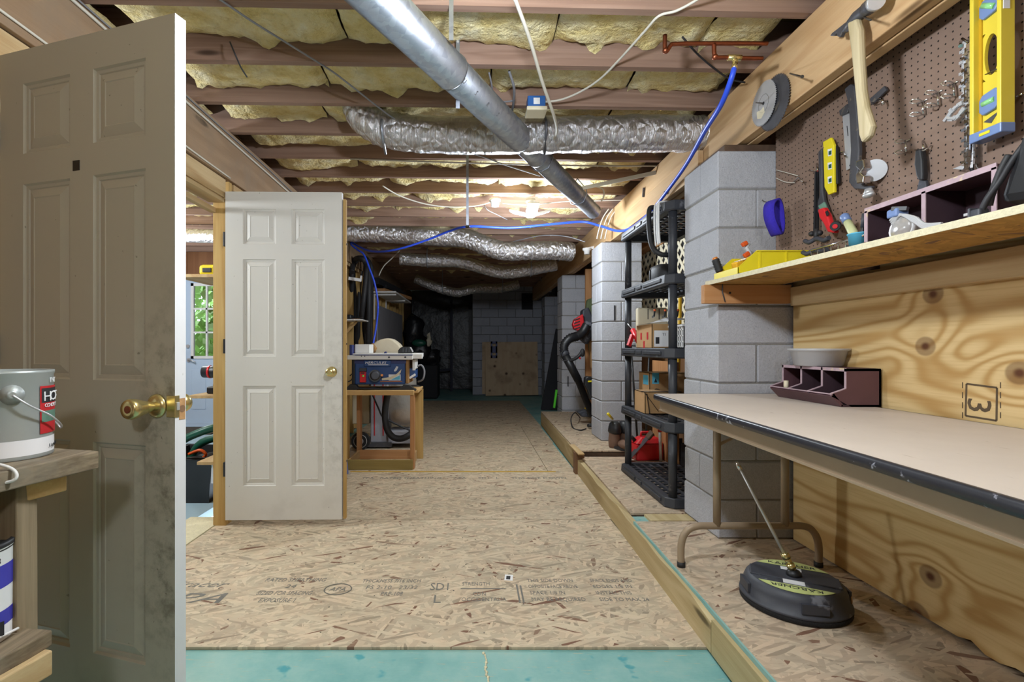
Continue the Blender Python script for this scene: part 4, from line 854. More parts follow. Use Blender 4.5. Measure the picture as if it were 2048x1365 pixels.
rough('shelf_plank', [(-1.13,.74),(-1.065,1.07),(-1.26,1.11),(-1.325,.78)], .512,.545,'old_y',.002)
part(t, 'cleat', G().bar((-.905,.985,.488),(-1.30,1.06,.488),.06,.045), m['pine_x'], .003); part(t, 'cleat', G().bar((-.935,.74,.488),(-.872,1.02,.488),.040,.05), m['pine_y'], .003)
def paint_can(name, label, x, y, z, r, h, rot, body, bands):
    t = thing(name, label, 'can', (x,y,z), rot)
    part(t, 'can_body', G().lathe([(r*.985,0),(r,.003),(r*.99,.008),(r*.99,h-.010),(r*1.012,h-.006),(r*1.012,h),(r*.93,h),(r*.92,h-.008),(.001,h-.008)], n=48, caps=False), m[body], local=True)
    for z0, z1, mm in bands: part(t, 'label_band', G().lathe([(r*.994,z0),(r*.994,z1)], n=48, caps=False), m[mm], local=True)
    for s in (1,-1):
        M = Matrix.Rotation(0 if s > 0 else PI,4,'Z') @ Matrix.Translation((r*.985,0,h*.74)) @ Matrix.Rotation(PI/2,4,'Y')
        e = part(t, 'bail_ear', G().lathe([(.020,0),(.021,.004),(.012,.007),(.010,.010),(.006,.012)], M, 20), m['can'], local=True)
    return t
c1 = paint_can('paint_can', 'large silver paint can with red label on the top plank of the left stand', -1.030,1.105,.887,.0815,.190, -.72, 'can', [(.008,.042,'paper')])
r = .0815
def onrim(a, z, o=0.): return V(((r+o)*math.cos(a),(r+o)*math.sin(a),z))
part(c1, 'bail_wire', G().tube(smooth_path([onrim(0,.1406,.010),onrim(.30,.115,.016),onrim(.72,.09,.016),onrim(1.15,.065,.014),onrim(1.57,.052,.012),onrim(2.0,.065,.014),onrim(2.6,.10,.014),onrim(PI,.1406,.010)]),.0022,6), m['steel'], local=True)
def patch(root, a0, a1, z0, z1, o, mat, name):
    g = G(); n = 10; vs = []
    for i in range(n+1): a = a0+(a1-a0)*i/n; vs += [onrim(a,z0,o), onrim(a,z1,o)]
    return part(root, name, g.add(vs, [(2*i,2*i+2,2*i+3,2*i+1) for i in range(n)], True), m[mat], local=True)
patch(c1, .62,1.75,.050,.155,.0008,'label_red','front_label'); patch(c1,.66,1.70,.118,.150,.0012,'ink','label_panel'); patch(c1,.66,1.70,.075,.100,.0012,'label_green','label_picture')
def wrap(root, s, a, z, size, mat, name='lettering'):
    M = basis(root)
    for ch in s:
        p = onrim(a, z, .0018); R = Matrix.Rotation(a+PI/2,4,'Z') @ Matrix.Rotation(PI/2,4,'X')
        if ch != ' ': lettering(root, name, ch, size, M @ Matrix.Translation(p) @ R, m[mat])
        a += size*(.62 if ch not in 'I1' else .34)/r
wrap(c1, 'HOT TUB', .70,.122,.030,'paper'); wrap(c1, 'CONCRETE', .74,.108,.011,'paper'); wrap(c1, 'INT', .93,.162,.016,'paper'); wrap(c1, 'Light Base', .9,.018,.010,'ink')
c2 = paint_can('paint_can', 'white and blue paint can on the lower plank of the left stand', -1.012,.985,.546,.0825,.190, -.55, 'paper', [(.03,.06,'label_blue'),(.105,.150,'label_blue'),(.178,.183,'black')])
part(c2, 'can_lid', G().lathe([(.084,.184),(.085,.193),(.078,.195),(.076,.188),(.001,.188)], n=40, caps=False), m['black'], local=True)
part(c2, 'bail_wire', G().tube(smooth_path([onrim(0,.1406,.010),onrim(.12,.13,.028),onrim(.22,.09,.032),onrim(.15,.045,.02),onrim(.3,.02,.012),onrim(.9,.01,.012)]),.0028,6), m['white'], local=True)
part(c2, 'label_barcode', G().box(.0822,.0835,.03,.045,.018,.045), m['ink'], local=True); wrap(c2, '38', .30,.155,.018,'ink')
solo('wire_bail', G().tube(smooth_path([(-1.02,.965,.912),(-.96,.975,.905),(-.915,.985,.892),(-.898,.985,.876),(-.908,.98,.864),(-.96,.97,.862),(-.962,.97,.888)]),.0032,8), m['white'], 'white looped wire handle at the end of the top plank of the left stand', 'handle')
t = thing('plastic_jug', 'pale blue white plastic jug behind the silver paint can, only its handle showing', 'jug', (-1.16,1.19,.887))
part(t, 'jug_body', G().lathe([(.05,0),(.055,.01),(.055,.17),(.03,.21),(.02,.24),(.02,.26)], Matrix.Translation((-1.19,1.195,.887)), 24), m['white']); part(t, 'jug_handle', G().tube(smooth_path([(-1.175,1.17,1.125),(-1.145,1.165,1.10),(-1.127,1.165,1.03),(-1.132,1.165,.95)]),.010,8), m['white'])
# ================================================================== TABLE SAW AND ITS STAND
SY = 4.585
t = thing('saw_stand', 'open pine frame stand holding the blue table saw', 'stand', (-.86,4.83,0))
for x, y, mm in ((-1.165,4.60,'pine_z'),(-.553,4.60,'fir_z'),(-1.15,5.06,'fir_z')): part(t, 'leg', G().box(x-.019,x+.019,y-.019,y+.07,0 if y < 5 else .0,.68), m[mm], .003)
part(t, 'leg', G().box(-.585,-.497,5.02,5.06,0,.70), m['pine_z'], .003)
part(t, 'bottom_rail', G().box(-1.19,-.545,4.560,4.581,.0,.092), m['treated_x'], .003); part(t, 'bottom_rail', G().box(-1.13,-.575,5.0,5.019,.0,.092), m['fir_x'], .003)
for x in (-1.146,-.575): part(t, 'bottom_rail', G().box(x-.0,x+.02,4.582,4.998,.0,.09), m['pine_y'], .003)
part(t, 'top_rail', G().box(-1.20,-.535,4.560,4.600,.682,.727), m['pine_x'], .003); part(t, 'top_rail', G().box(-1.20,-.50,5.02,5.06,.702,.727), m['pine_x'], .003)
part(t, 'top_board', G().box(-1.19,-.50,4.601,5.019,.700,.727), m['pine_x'], .003); part(t, 'brace_plate', G().box(-.575,-.535,4.68,4.69,.0,.06), m['iron'])
t = thing('table_saw', 'blue and black jobsite table saw with silver top on the pine stand', 'saw', (-.86,4.83,.728))
F = lambda u,v,y=4.62: on_depth(u,v,y)
fx = lambda u, y=4.62: (u-945)*y/1000
fz = lambda v, y=4.62: EYE+(693-v)*y/1000
part(t, 'saw_body', G().box(fx(709),fx(810),4.63,5.0,fz(770),fz(719)), m['blue'], .012)
part(t, 'body_corner', G().box(fx(703),fx(709.5),4.625,5.0,fz(770),fz(719)), m['black'], .006); part(t, 'body_corner', G().box(fx(811),fx(817),4.628,5.0,fz(768),fz(719)), m['carton_dark'], .006)
part(t, 'upper_band', G().box(fx(708),fx(812),4.626,4.64,fz(728),fz(719)), m['navy'], .003)
part(t, 'name_plate', G().box(fx(728),fx(782),4.612,4.632,fz(734),fz(721)), m['blue'], .008)
lettering(t, 'lettering', 'HERCULES', .034, frame_front(fx(730),4.6115,fz(728.2)), m['paper'], .25, sx=1.22); part(t, 'name_underline', G().box(fx(737),fx(777),4.6105,4.6118,fz(730.6),fz(729.4)), m['paper'])
sw = part(t, 'power_switch', G().box(fx(720.5),fx(732.5),4.595,4.63,fz(765),fz(744)), m['red'], .004, label='red paddle switch'); part(sw, 'green_button', G().cyl(F(726.5,752.5,4.59),F(726.5,752.5,4.60),.009), m['lime']); part(sw, 'switch_hood', G().box(fx(719.5),fx(733.5),4.598,4.63,fz(743.5),fz(736.5)), m['dusty'], .004); part(sw, 'switch_slot', G().box(fx(723),fx(730.5),4.590,4.597,fz(747.5),fz(745)), m['black'])
part(t, 'arc_slot', G().add([],[]) or front_poly([(762,747),(772,745),(785,738),(792,731),(799,732),(802,738),(793,746),(780,753),(765,756)], 4.632, .006), m['black'], label='black curved bevel slot')
part(t, 'arc_scale', front_poly([(764,757),(780,755),(794,748),(803,739),(801,747),(792,754),(780,760),(764,761)], 4.629, .005), m['cream'])
part(t, 'arc_pointer', front_poly([(788,742),(793,733),(797,734),(794,741),(790,744)], 4.626, .004), m['steel'])
wh = part(t, 'hand_wheel', G().cyl(F(750,752,4.57),F(750,752,4.63),.055,.048,24), m['black']); part(wh, 'wheel_face', G().cyl(F(750,752,4.565),F(750,752,4.57),.030,.045,20), m['dusty']); part(wh, 'wheel_knob', G().cyl(F(764,751,4.55),F(764,751,4.60),.011), m['amber'])
part(t, 'info_sticker', G().box(fx(777),fx(801),4.628,4.631,fz(761.5),fz(749.5)), m['paper']); part(t, 'sticker_print', front_poly([(782,760),(800,751),(800,760)], 4.6275, .001), m['cyan'])
part(t, 'body_trim', G().box(fx(760),fx(804),4.627,4.631,fz(764),fz(763)), m['amber'])
part(t, 'saw_top', G().box(fx(706),fx(838),4.60,5.06,fz(716),fz(707.5)), m['white'], .004); part(t, 'front_rail', G().box(fx(697),fx(826),4.575,4.60,fz(719.5),fz(711)), m['white'], .003, label='silver front rail')
part(t, 'rail_slot', G().box(fx(712),fx(826),4.573,4.577,fz(711.3),fz(709.8)).box(fx(706),fx(838),4.597,4.601,fz(711.0),fz(709.8)), m['navy'])
part(t, 'rail_bolt', G().cyl(F(778,715,4.570),F(778,715,4.577),.009).cyl(F(810.5,715,4.570),F(810.5,715,4.577),.009).cyl(F(723,713,4.571),F(723,713,4.577),.005).cyl(F(729.5,713,4.571),F(729.5,713,4.577),.005), m['black'])
part(t, 'fence_end', G().box(fx(826),fx(845),4.59,4.66,fz(718),fz(708.5)), m['white'], .004); part(t, 'blade_guard', front_poly([(769,709),(770,705),(772.5,703),(774,705),(775,709)], 4.80, .05), m['navy'], .002)
part(t, 'saw_foot', front_poly([(694,782),(694,777),(703,768),(715,769),(718,774),(735,776),(748,774),(760,776),(778,777),(800,775),(810,769),(820,770),(834,779),(833,782),(800,781),(760,779),(718,778),(716,782)], 4.66, .06), m['rubber'], .004)
part(t, 'saw_foot', front_poly([(806,770),(835,770),(845,774),(846,778),(836,778),(815,774)], 5.02, .05), m['rubber'], .004)
part(t, 'angle_scale', G().box(fx(817),fx(829),4.70,4.90,fz(758),fz(738)), m['blue'], .004); part(t, 'scale_paper', G().bar((fx(817),4.695,fz(758)),(fx(829),4.695,fz(750)),.006,.02), m['paper']); part(t, 'bracket', G().box(fx(823),fx(829),4.69,4.9,fz(742),fz(720)), m['white'], .003)
part(t, 'exhaust_hose', G().tube(smooth_path([(fx(829),4.85,fz(735)),(fx(838),4.85,fz(733)),(fx(844),4.85,fz(745)),(fx(841),4.85,fz(762)),(fx(830),4.9,fz(768))]),.009,8), m['grey_cable'])
part(t, 'power_cord', G().tube(smooth_path([F(700,752,4.66),F(707,747,4.64),F(703,760,4.66),F(696,764,4.66)]),.005,6), m['black_cable'])
solo('metal_box', G().box(fx(704.5),fx(735),4.72,4.90,fz(707.3),fz(689)), m['white'], 'pale grey box standing on the left end of the silver saw top', 'box', bev=.006)
solo('tool_holder', G().box(fx(697),fx(703),4.65,4.75,fz(718),fz(690)), m['navy'], 'dark blue upright holder at the far left end of the saw top', 'holder', bev=.006)
t = thing('push_block', 'black ridged push block on the right end of the silver saw top', 'block', (fx(812),4.75,fz(707))); part(t, 'block_body', front_poly([(799,707.6),(799,701),(803,696),(808,694),(820,694),(825,700),(826,707.6)], 4.78, .09), m['black'], .004)
for u in (806,812,818): part(t, 'block_ridge', G().bar(F(u,705,4.69),F(u+1,696,4.69),.012,.012,(0,1,0)), m['dusty'])
part(t, 'block_clip', G().bar(F(821,695,4.69),F(826,704,4.69),.012,.008,(0,1,0)), m['steel'])
t = thing('dust_bag', 'cream cloth dust bag slumped behind the silver saw top', 'bag', (-.85,5.25,1.04))
P2 = smooth_path([V((u,v,0)) for u,v in ((741,708),(742,692),(752,690),(760,684),(772,679),(786,678),(798,685),(806,694),(808,708))],4); g = front_poly([(p.x,p.y) for p in P2], 5.34, .22); part(t, 'bag_cloth', g, m['dust'], .05); part(t, 'bag_collar', G().tube([F(744,690,5.1),F(750,697,5.08),F(746,706,5.1)],.022,10), m['carton_dark'])
# collector below / behind the stand
t = thing('dust_collector', 'grey dust collector with red stripes and clear bag behind the pine stand', 'collector', (-.98,5.6,0))
Y6 = 5.55; q = lambda u: (u-945)*Y6/1000; qz = lambda v: EYE+(693-v)*Y6/1000
part(t, 'cabinet', G().box(q(741),q(776),Y6,Y6+.25,.05,.95), m['grey_sheet'], .01)
for u in (749,766.5): part(t, 'red_stripe', G().box(q(u)-.006,q(u)+.006,Y6-.003,Y6,qz(872),.9), m['label_red'])
part(t, 'base_frame', G().box(q(712),q(784),Y6-.05,Y6+.3,.02,.07), m['iron']); part(t, 'wheel', G().cyl((q(727),Y6-.16,.105),(q(727),Y6-.11,.105),.098,n=28), m['rubber']); part(t, 'wheel_hub', G().cyl((q(727),Y6-.165,.105),(q(727),Y6-.16,.105),.035,n=20).tube([(q(727)+.07*math.cos(a*PI/12),Y6-.163,.105+.07*math.sin(a*PI/12)) for a in range(24)],.004,4,True), m['steel'])
part(t, 'side_panel', G().box(q(700),q(735),Y6+.1,Y6+.2,.25,.95), m['cream'], .01)
g = G(); lat = [(.0,.0),(.12,.0),(.16,.08),(.17,.25),(.16,.5),(.13,.60),(.02,.62)]; g.lathe(lat, Matrix.Translation((q(800),Y6+.15,.25)), 28, False); 
for i, p in enumerate(g.v): d = .02*noise.noise(p*9); g.v[i] = p+V((d,d,0))
part(t, 'clear_bag', g, m['clear'], label='clear plastic collecting bag'); part(t, 'sawdust', G().ball((q(800),Y6+.15,.33),(.13,.12,.09)), m['carton'], kind='stuff'); part(t, 'bag_tray', G().box(q(776),q(826),Y6-.02,Y6+.3,.05,.19), m['grey_sheet'], .01)
part(t, 'suction_hose', G().tube(smooth_path([on_depth(778,780,5.2),on_depth(773,800,5.22),on_depth(770,830,5.22),on_depth(774,858,5.2),on_depth(785,874,5.2),on_depth(800,878,5.2),on_depth(815,873,5.2),on_depth(828,862,5.25)]),.034,14), m['rubber'], label='thick black hose curving to the floor')
part(t, 'power_cable', G().tube(smooth_path([on_depth(745,790,5.3),on_depth(756,815,5.3),on_depth(766,835,5.3),on_depth(785,845,5.3),on_depth(805,855,5.3),on_depth(822,862,5.3)]),.009,6), m['black_cable'])
solo('blue_sheet', G().add([(-1.22,4.42,.0),(-1.10,4.42,.0),(-1.12,4.45,.12),(-1.16,4.5,.27),(-1.20,4.5,.37),(-1.24,4.5,.37),(-1.22,4.44,.0),(-1.10,4.44,.0),(-1.12,4.47,.12),(-1.16,4.52,.27),(-1.20,4.52,.37),(-1.24,4.52,.37)],[(0,1,2,3,4,5),(11,10,9,8,7,6),(1,7,8,2),(2,8,9,3),(3,9,10,4),(0,6,7,1)]), m['blue_sheet'], 'blue plastic sheet leaning at the left front corner of the saw stand', 'sheet')
# ================================================================== LEFT WALL: hoses, shelves, grey sheet
random.seed(4)
hs = (((704,545),(707,524),(716,517),(728,520),(733,540),(727,600),(722,640)),((702,690),(704,600),(704,545),(710,524),(722,518),(736,526),(738,600),(736,690)),((712,694),(709,600),(706,560),(709,528),(724,519),(740,530),(742,560),(741,640),(740,694)),((716,700),(717,640),(720,560),(729,525),(740,530),(736,600),(728,650),(734,700)))
for k, h in enumerate(hs):
    yk = 6.3+.22*k
    solo('hanging_hose', G().tube(smooth_path([on_depth(u,v,yk+.10*math.sin(i*1.7+k)) for i,(u,v) in enumerate(h)],8),.035 if k != 3 else .028,12), m['rubber'], ('thick black hose looped on the left wall hook, shortest of the bundle','thick black hose looped on the left wall hook, nearest the door','thick black hose hanging lowest of the bundle on the left wall','thinner black hose crossing in front of the bundle on the left wall')[k], 'hose')
t = thing('wall_hook', 'white bracket on the left wall that carries the black hoses', 'hook', (-1.52,6.3,1.98)); part(t, 'hook_arm', G().bar((-1.552,6.25,1.98),(-1.40,6.30,1.96),.03,.04), m['white'], .004); part(t, 'hook_tip', G().bar((-1.41,6.30,1.95),(-1.40,6.30,2.02),.03,.02), m['white'], .003)
t = thing('small_wall_shelf', 'small white shelf with dark item on the left wall below the hoses', 'shelf', (-1.47,6.1,1.40)); part(t, 'shelf_board', G().box(-1.552,-1.30,5.9,6.25,1.435,1.45), m['white'], .003); part(t, 'shelf_bracket', G().bar((-1.545,6.05,1.28),(-1.40,6.05,1.43),.02,.03), m['pine_x'])
t = thing('stapler', 'dark hand tool lying on the small white wall shelf', 'tool', (-1.46,6.05,1.45)); part(t, 'tool_body', G().box(-1.54,-1.44,5.95,6.10,1.451,1.51), m['black'], .02); part(t, 'tool_plate', G().box(-1.50,-1.36,6.0,6.1,1.451,1.463), m['brown_end'])
t = thing('wall_shelf', 'cluttered grey wall shelf on white brackets beyond the hoses', 'shelf', (-1.38,8.4,1.95)); part(t, 'shelf_board', G().box(-1.552,-1.18,7.7,9.6,1.955,1.98), m['white'], .003)
for y in (7.85,8.9): part(t, 'shelf_bracket', G().box(-1.552,-1.20,y,y+.03,1.93,1.953).box(-1.552,-1.53,y,y+.03,1.55,1.93), m['white'], .003)
solo('plank', G().bar((-1.45,7.9,2.02),(-1.20,9.3,2.02),.14,.05), m['fir_x'], 'short light plank lying on the cluttered wall shelf', 'plank'); solo('dark_rods', G().bar((-1.50,7.7,2.14),(-1.32,9.0,2.10),.12,.10).bar((-1.40,8.0,2.09),(-1.26,9.2,2.09),.06,.05), m['dark_sheet'], 'dark bundle lying on the cluttered wall shelf', 'bundle')
solo('grey_sheet', G().box(-1.545,-1.525,8.05,10.9,.0,1.80), m['grey_sheet'], 'tall grey sheet standing against the left wall below the cluttered shelf', 'sheet', bev=.003)
t = thing('crumpled_tarp', 'dim crumpled tarp with teal and pale folds at the end of the left wall', 'tarp', (-1.1,10.9,.6))
g = G().ball((-1.18,11.0,1.0),(.30,.25,.38),18,12).ball((-.90,11.0,.85),(.18,.16,.26),14,10).ball((-1.30,11.0,1.45),(.22,.2,.40),14,10)
for i, p in enumerate(g.v): d = .10*noise.noise(p*6); g.v[i] = p+V((d,d,d))
part(t, 'tarp_body', g, m['dark_plastic_sheet']); g = G().ball((-.93,10.78,1.28),(.05,.05,.15),12,8)
for i, p in enumerate(g.v): d = .05*noise.noise(p*12); g.v[i] = p+V((d,d,d))
part(t, 'pale_fold', g, m['dust']); part(t, 'teal_fold', G().ball((-1.15,10.75,1.20),(.16,.06,.08),12,8), m['green']); part(t, 'stack_below', G().box(-1.45,-.75,10.8,11.5,0,.72), m['dark_sheet'], .03)
# ================================================================== SIDE ROOM ITEMS
t = thing('tote', 'black plastic tub full of green hose in the side room doorway', 'tub', (-2.05,3.75,-.02))
g = G(); a, b = (-2.32,-1.90), (3.60,4.1); z0, z1 = -.02,.325
vs = [(-2.28,3.66,z0),(-1.93,3.66,z0),(-1.93,4.05,z0),(-2.28,4.05,z0),(-2.33,3.60,z1),(-1.88,3.60,z1),(-1.88,4.1,z1),(-2.33,4.1,z1),(-2.31,3.62,z1),(-1.90,3.62,z1),(-1.90,4.08,z1),(-2.31,4.08,z1),(-2.27,3.67,.0),(-1.94,3.67,.0),(-1.94,4.04,.0),(-2.27,4.04,.0)]
part(t, 'tub_body', g.add(vs, [(3,2,1,0),(0,1,5,4),(1,2,6,5),(2,3,7,6),(3,0,4,7),(4,5,9,8),(5,6,10,9),(6,7,11,10),(7,4,8,11),(8,9,13,12),(9,10,14,13),(10,11,15,14),(11,8,12,15),(12,13,14,15)]), m['black']); part(t, 'tub_rim', G().tube([(-2.335,3.595,.318),(-1.875,3.595,.318),(-1.875,4.105,.318),(-2.335,4.105,.318)],.014,6,True), m['black'])
part(t, 'paper_label', G().bar((-1.93,3.615,.28),(-1.93,3.645,.13),.10,.002,(0,1,0)), m['paper']); part(t, 'label_print', G().bar((-1.93,3.612,.275),(-1.93,3.6155,.25),.09,.002,(0,1,0)), m['label_green'])
t = thing('green_reel', 'dark green plastic garden reel sitting in the black tub', 'reel', (-2.1,3.8,.02))
part(t, 'reel_frame', G().tube(smooth_path([(-2.28,3.72,.10),(-2.20,3.70,.38),(-2.0,3.72,.50),(-1.86,3.78,.53)]),.030,8).tube(smooth_path([(-2.24,3.86,.10),(-2.12,3.86,.36),(-1.92,3.86,.44)]),.03,8), m['green']); part(t, 'reel_drum', G().cyl((-2.2,3.75,.18),(-2.0,4.0,.20),.10,n=18), m['rubber']); part(t, 'orange_coil', G().tube(smooth_path([(-2.1,3.70,.33),(-2.02,3.70,.36),(-1.98,3.71,.33),(-2.0,3.72,.30)]),.012,6), m['orange'])
t = thing('stud_shelf', 'narrow board shelves fixed behind the doorway post in the side room', 'shelf', (-1.8,3.4,.4))
for z, x0 in ((1.585,-1.965),(.785,-1.87),(.345,-1.82)): part(t, 'shelf_board', G().box(x0,-1.665,3.30,3.75,z,z+.022), m['pine_y'], .003)
for z in (1.585,.785,.345): part(t, 'shelf_cleat', G().box(-1.83,-1.665,3.70,3.74,z-.04,z-.001), m['pine_x'], .003)
t = thing('tape_measure', 'yellow and black tape measure on the top narrow shelf behind the post', 'tape measure', (-1.79,3.4,1.608)); part(t, 'tape_case', G().box(-1.855,-1.735,3.38,3.44,1.608,1.685), m['yellow'], .022); part(t, 'tape_badge', G().box(-1.825,-1.765,3.376,3.381,1.63,1.66), m['black'], .008)
t = thing('power_drill', 'black and red cordless drill on the middle narrow shelf behind the post', 'drill', (-1.78,3.4,.808)); part(t, 'drill_motor', G().cyl((-1.84,3.42,.955),(-1.67,3.42,.955),.040,.045,16), m['black']); part(t, 'drill_grip', G().bar((-1.72,3.42,.94),(-1.75,3.42,.85),.035,.05), m['black'], .01); part(t, 'drill_battery', G().box(-1.80,-1.69,3.38,3.46,.808,.855), m['black'], .008); part(t, 'red_collar', G().cyl((-1.80,3.42,.955),(-1.785,3.42,.955),.0435,n=16), m['red'])
solo('flex_duct', G().tube([(-3.6,5.5,2.345),(-3.2,5.5,2.35),(-2.8,5.5,2.34),(-2.2,5.5,2.35)],.075,16), m['foil'], 'silver insulated duct under the side room joists', 'duct')
t = thing('floor_mat', 'dark doormat inside the blue outside door', 'mat', (-3.8,6.9,-.02)); part(t, 'mat_pile', G().box(-4.2,-3.4,6.5,7.05,-.02,-.006), m['dirt'], kind='stuff')
# ================================================================== CEILING SERVICES
# telescoping galvanised duct
t = thing('metal_duct', 'long galvanised round duct running diagonally under the joists', 'duct', (.35,3.1,2.2))
A, B = V((-.60,1.24,2.352)), V((1.095,4.525,2.352)); dv = (B-A).normalized(); L = (B-A).length
cuts = [(0,.30*L,.078),(.30*L,.52*L,.075),(.52*L,.60*L,.070),(.60*L,.835*L,.067),(.835*L,L,.064)]
for a, b, r_ in cuts:
    s = part(t, 'duct_section', G().tube([A+dv*a,A+dv*(b-.012),A+dv*(b-.010),A+dv*(b-.002),A+dv*b],[r_,r_,r_+.003,r_+.003,r_*.96],32), m['galv'])
    sd = dv.cross(V((0,0,1))).normalized(); 
    part(s, 'seam', G().bar(A+dv*a-sd*r_*.90-V((0,0,r_*.45)), A+dv*b-sd*r_*.90-V((0,0,r_*.45)),.006,.004), m['galv'])
M_ = lambda d: Matrix((dv, V((0,0,1)).cross(dv)*1.0, V((0,0,1)),)).transposed()
hang = lambda d: part(t, 'hanger_strap', G().tube([A+dv*d+sd*.0+V((0,0,.137)),A+dv*d+sd*.074+V((0,0,.04)),A+dv*d+sd*.078,A+dv*d+sd*.05-V((0,0,.06)),A+dv*d-V((0,0,.079)),A+dv*d-sd*.05-V((0,0,.06)),A+dv*d-sd*.078,A+dv*d-sd*.074+V((0,0,.04)),A+dv*d+V((0,0,.137))],.004,4), m['galv'])
hang(.62*L); hang(.855*L)
for k, ch in enumerate('USRS'): 
    p = A+dv*(.30*L+.12*k)+V((0,0,-.0)); n_ = (V((0,0,EYE))-p+V((0,0,0))); n_ = (n_-dv*n_.dot(dv)).normalized(); r_ = .0765
    X_ = -dv; Yv = n_.cross(X_)
    Mx = Matrix((X_*-1, n_.cross(X_*-1), n_)).transposed().to_4x4(); Mx.translation = p+n_*r_; lettering(t, 'stamped_letter', ch, .03, Mx, m['grey_cable'])
# foil flex ducts
def crinkle(name, pts, r, label, n=18, k=14):
    pa = smooth_path(pts, k); g = G(); rs = [r*(1+.05*noise.noise((i*.7,r*90,3))+.03*math.sin(i*1.9)) for i in range(len(pa))]
    g.tube(pa, rs, n)
    for i, p in enumerate(g.v): d = .006*noise.noise(V(p)*9)+.004*noise.noise(V((p.x*40,p.y*9,p.z*9))); g.v[i] = p+V((0,d*.6,d))
    return solo(name, g, m['foil'], label, 'duct')
f1 = crinkle('flex_duct', [(-.68,2.98,2.60),(-.64,2.98,2.50),(-.50,2.98,2.42),(-.2,2.97,2.385),(.3,2.98,2.385),(.8,2.99,2.40),(1.38,3.01,2.41)], .105, 'silver foil duct nearest the camera, tucked between the ceiling joists')
for u in (770,1088): p = on_depth(u,245,2.97); solo('duct_strap', G().tube([(p.x,2.96,2.50),(p.x-.003,2.862,2.42),(p.x,2.87,2.36),(p.x+.003,2.97,2.272)],.008,6), m['galv'] if u < 900 else m['iron'], 'metal strap around the nearest foil duct at its left end' if u < 900 else 'dark strap around the nearest foil duct below the blue box', 'strap')
crinkle('flex_duct', [(-1.50,5.86,2.47),(-1.0,5.86,2.455),(-.5,5.86,2.425),(-.10,5.86,2.40),(.15,5.84,2.31),(.38,5.8,2.235),(.7,5.85,2.25),(1.0,5.9,2.26),(1.18,5.95,2.25)], .11, 'silver foil duct second from the camera, sagging under the far joists')
crinkle('flex_duct', [(-1.0,6.9,2.34),(-.6,6.9,2.31),(-.2,6.9,2.30),(.15,6.9,2.21),(.45,6.9,2.15),(.8,6.9,2.19),(1.15,6.95,2.27)], .085, 'silver foil duct third from the camera in the dim end of the ceiling')
crinkle('flex_duct', [(-1.05,9.2,2.38),(-.7,9.2,2.23),(-.3,9.2,2.12),(.05,9.2,2.19),(.5,9.2,2.20),(.85,9.2,2.27)], .085, 'silver foil duct farthest from the camera near the dark wall')
# copper stubs and air hose
t = thing('copper_pipes', 'copper pipe stubs with brass tee under the joists by the big beam', 'pipe', (1.2,2.2,2.4))
Yc = 2.14; D = lambda u,v,y=Yc: on_depth(u,v,y)
part(t, 'pipe_run', G().tube(smooth_path([D(1330,70),D(1330,100),D(1334,102),D(1342,90),D(1352,88),D(1400,87),D(1535,87)],5),.009,10), m['copper'])
part(t, 'pipe_run', G().tube(smooth_path([D(1428,88),D(1429,110),D(1434,115),D(1450,115),D(1465,116),D(1525,117)],5),.009,10), m['copper']); part(t, 'tee_fitting', G().cyl(D(1455,115),D(1482,116),.0125).cyl(D(1470,115),D(1470,133),.011), m['brass'], label='brass tee fitting'); part(t, 'elbow', G().ball(D(1331,101),.013), m['copper']); part(t, 'elbow', G().ball(D(1430,114),.013), m['copper'])
hp = smooth_path([D(1470,130,2.14),on_depth(1462,160,2.15),on_depth(1442,210,2.25),on_depth(1410,262,2.5),on_depth(1375,325,2.9),on_depth(1340,375,3.3),on_depth(1300,425,3.68),on_depth(1262,456,4.22),on_depth(1235,462,4.6),on_depth(1200,452,4.9),on_depth(1165,444,5.05),on_depth(1100,449,5.05),on_depth(1020,456,5.05),on_depth(938,453,5.05),on_depth(900,462,5.3),on_depth(860,478,5.45),on_depth(810,495,5.5),on_depth(770,503,5.6),on_depth(738,502,5.9),on_depth(715,492,6.15),on_depth(703,485,6.2),on_depth(703,490,6.15),on_depth(715,500,6.1),on_depth(728,510,6.05),on_depth(740,540,6.0),on_depth(750,570,6.0),on_depth(756,610,6.0),on_depth(753,650,5.9),on_depth(746,690,5.8)],8)
t = thing('air_hose', 'bright blue air hose running from the brass tee along the ceiling to the left wall', 'hose', (1.1,2.1,2.3)); part(t, 'hose_line', G().tube(hp,.0115,10), m['hose_blue']); part(t, 'brass_end', G().cyl(D(1470,126),D(1468,140),.012), m['brass']); part(t, 'hose_tie', G().tube([V((p.x,p.y+.0,p.z-.014)) for p in (on_depth(1331,378,3.45),on_depth(1334,384,3.45))],.014,6), m['iron'])
def cable(label, pts, r, mat, name='cable', cat='cable'):
    return solo(name, G().tube(smooth_path(pts,6),r,7), m[mat], label, cat)
ZC = 2.483
Lz = lambda u,v,z=ZC: on_level(u,v,z)
cable('grey cable crossing the ceiling diagonally from top left to the lamp', [Lz(430,-8),Lz(500,40),Lz(580,90),Lz(660,140),Lz(700,170,2.45),Lz(780,232,2.44),Lz(830,262,2.45),Lz(870,286),Lz(960,312),Lz(1010,330),Lz(1080,352)], .0045, 'grey_cable')
cable('thick white cable hanging straight across the galvanised duct', [on_level(1028,-8,2.40),on_level(1060,80,2.36),on_level(1085,165,2.32),on_level(1108,232,2.28),on_level(1113,262,2.30),on_level(1105,285,2.36),on_level(1098,300,2.44)], .0075, 'white_cable')
cable('pale cable sweeping from the top right down to the blue box', [Lz(1420,-20),Lz(1390,2),Lz(1352,22),Lz(1318,32),Lz(1290,62),Lz(1240,118),Lz(1200,158),Lz(1160,184),Lz(1120,200),Lz(1085,204)], .0055, 'white_cable')
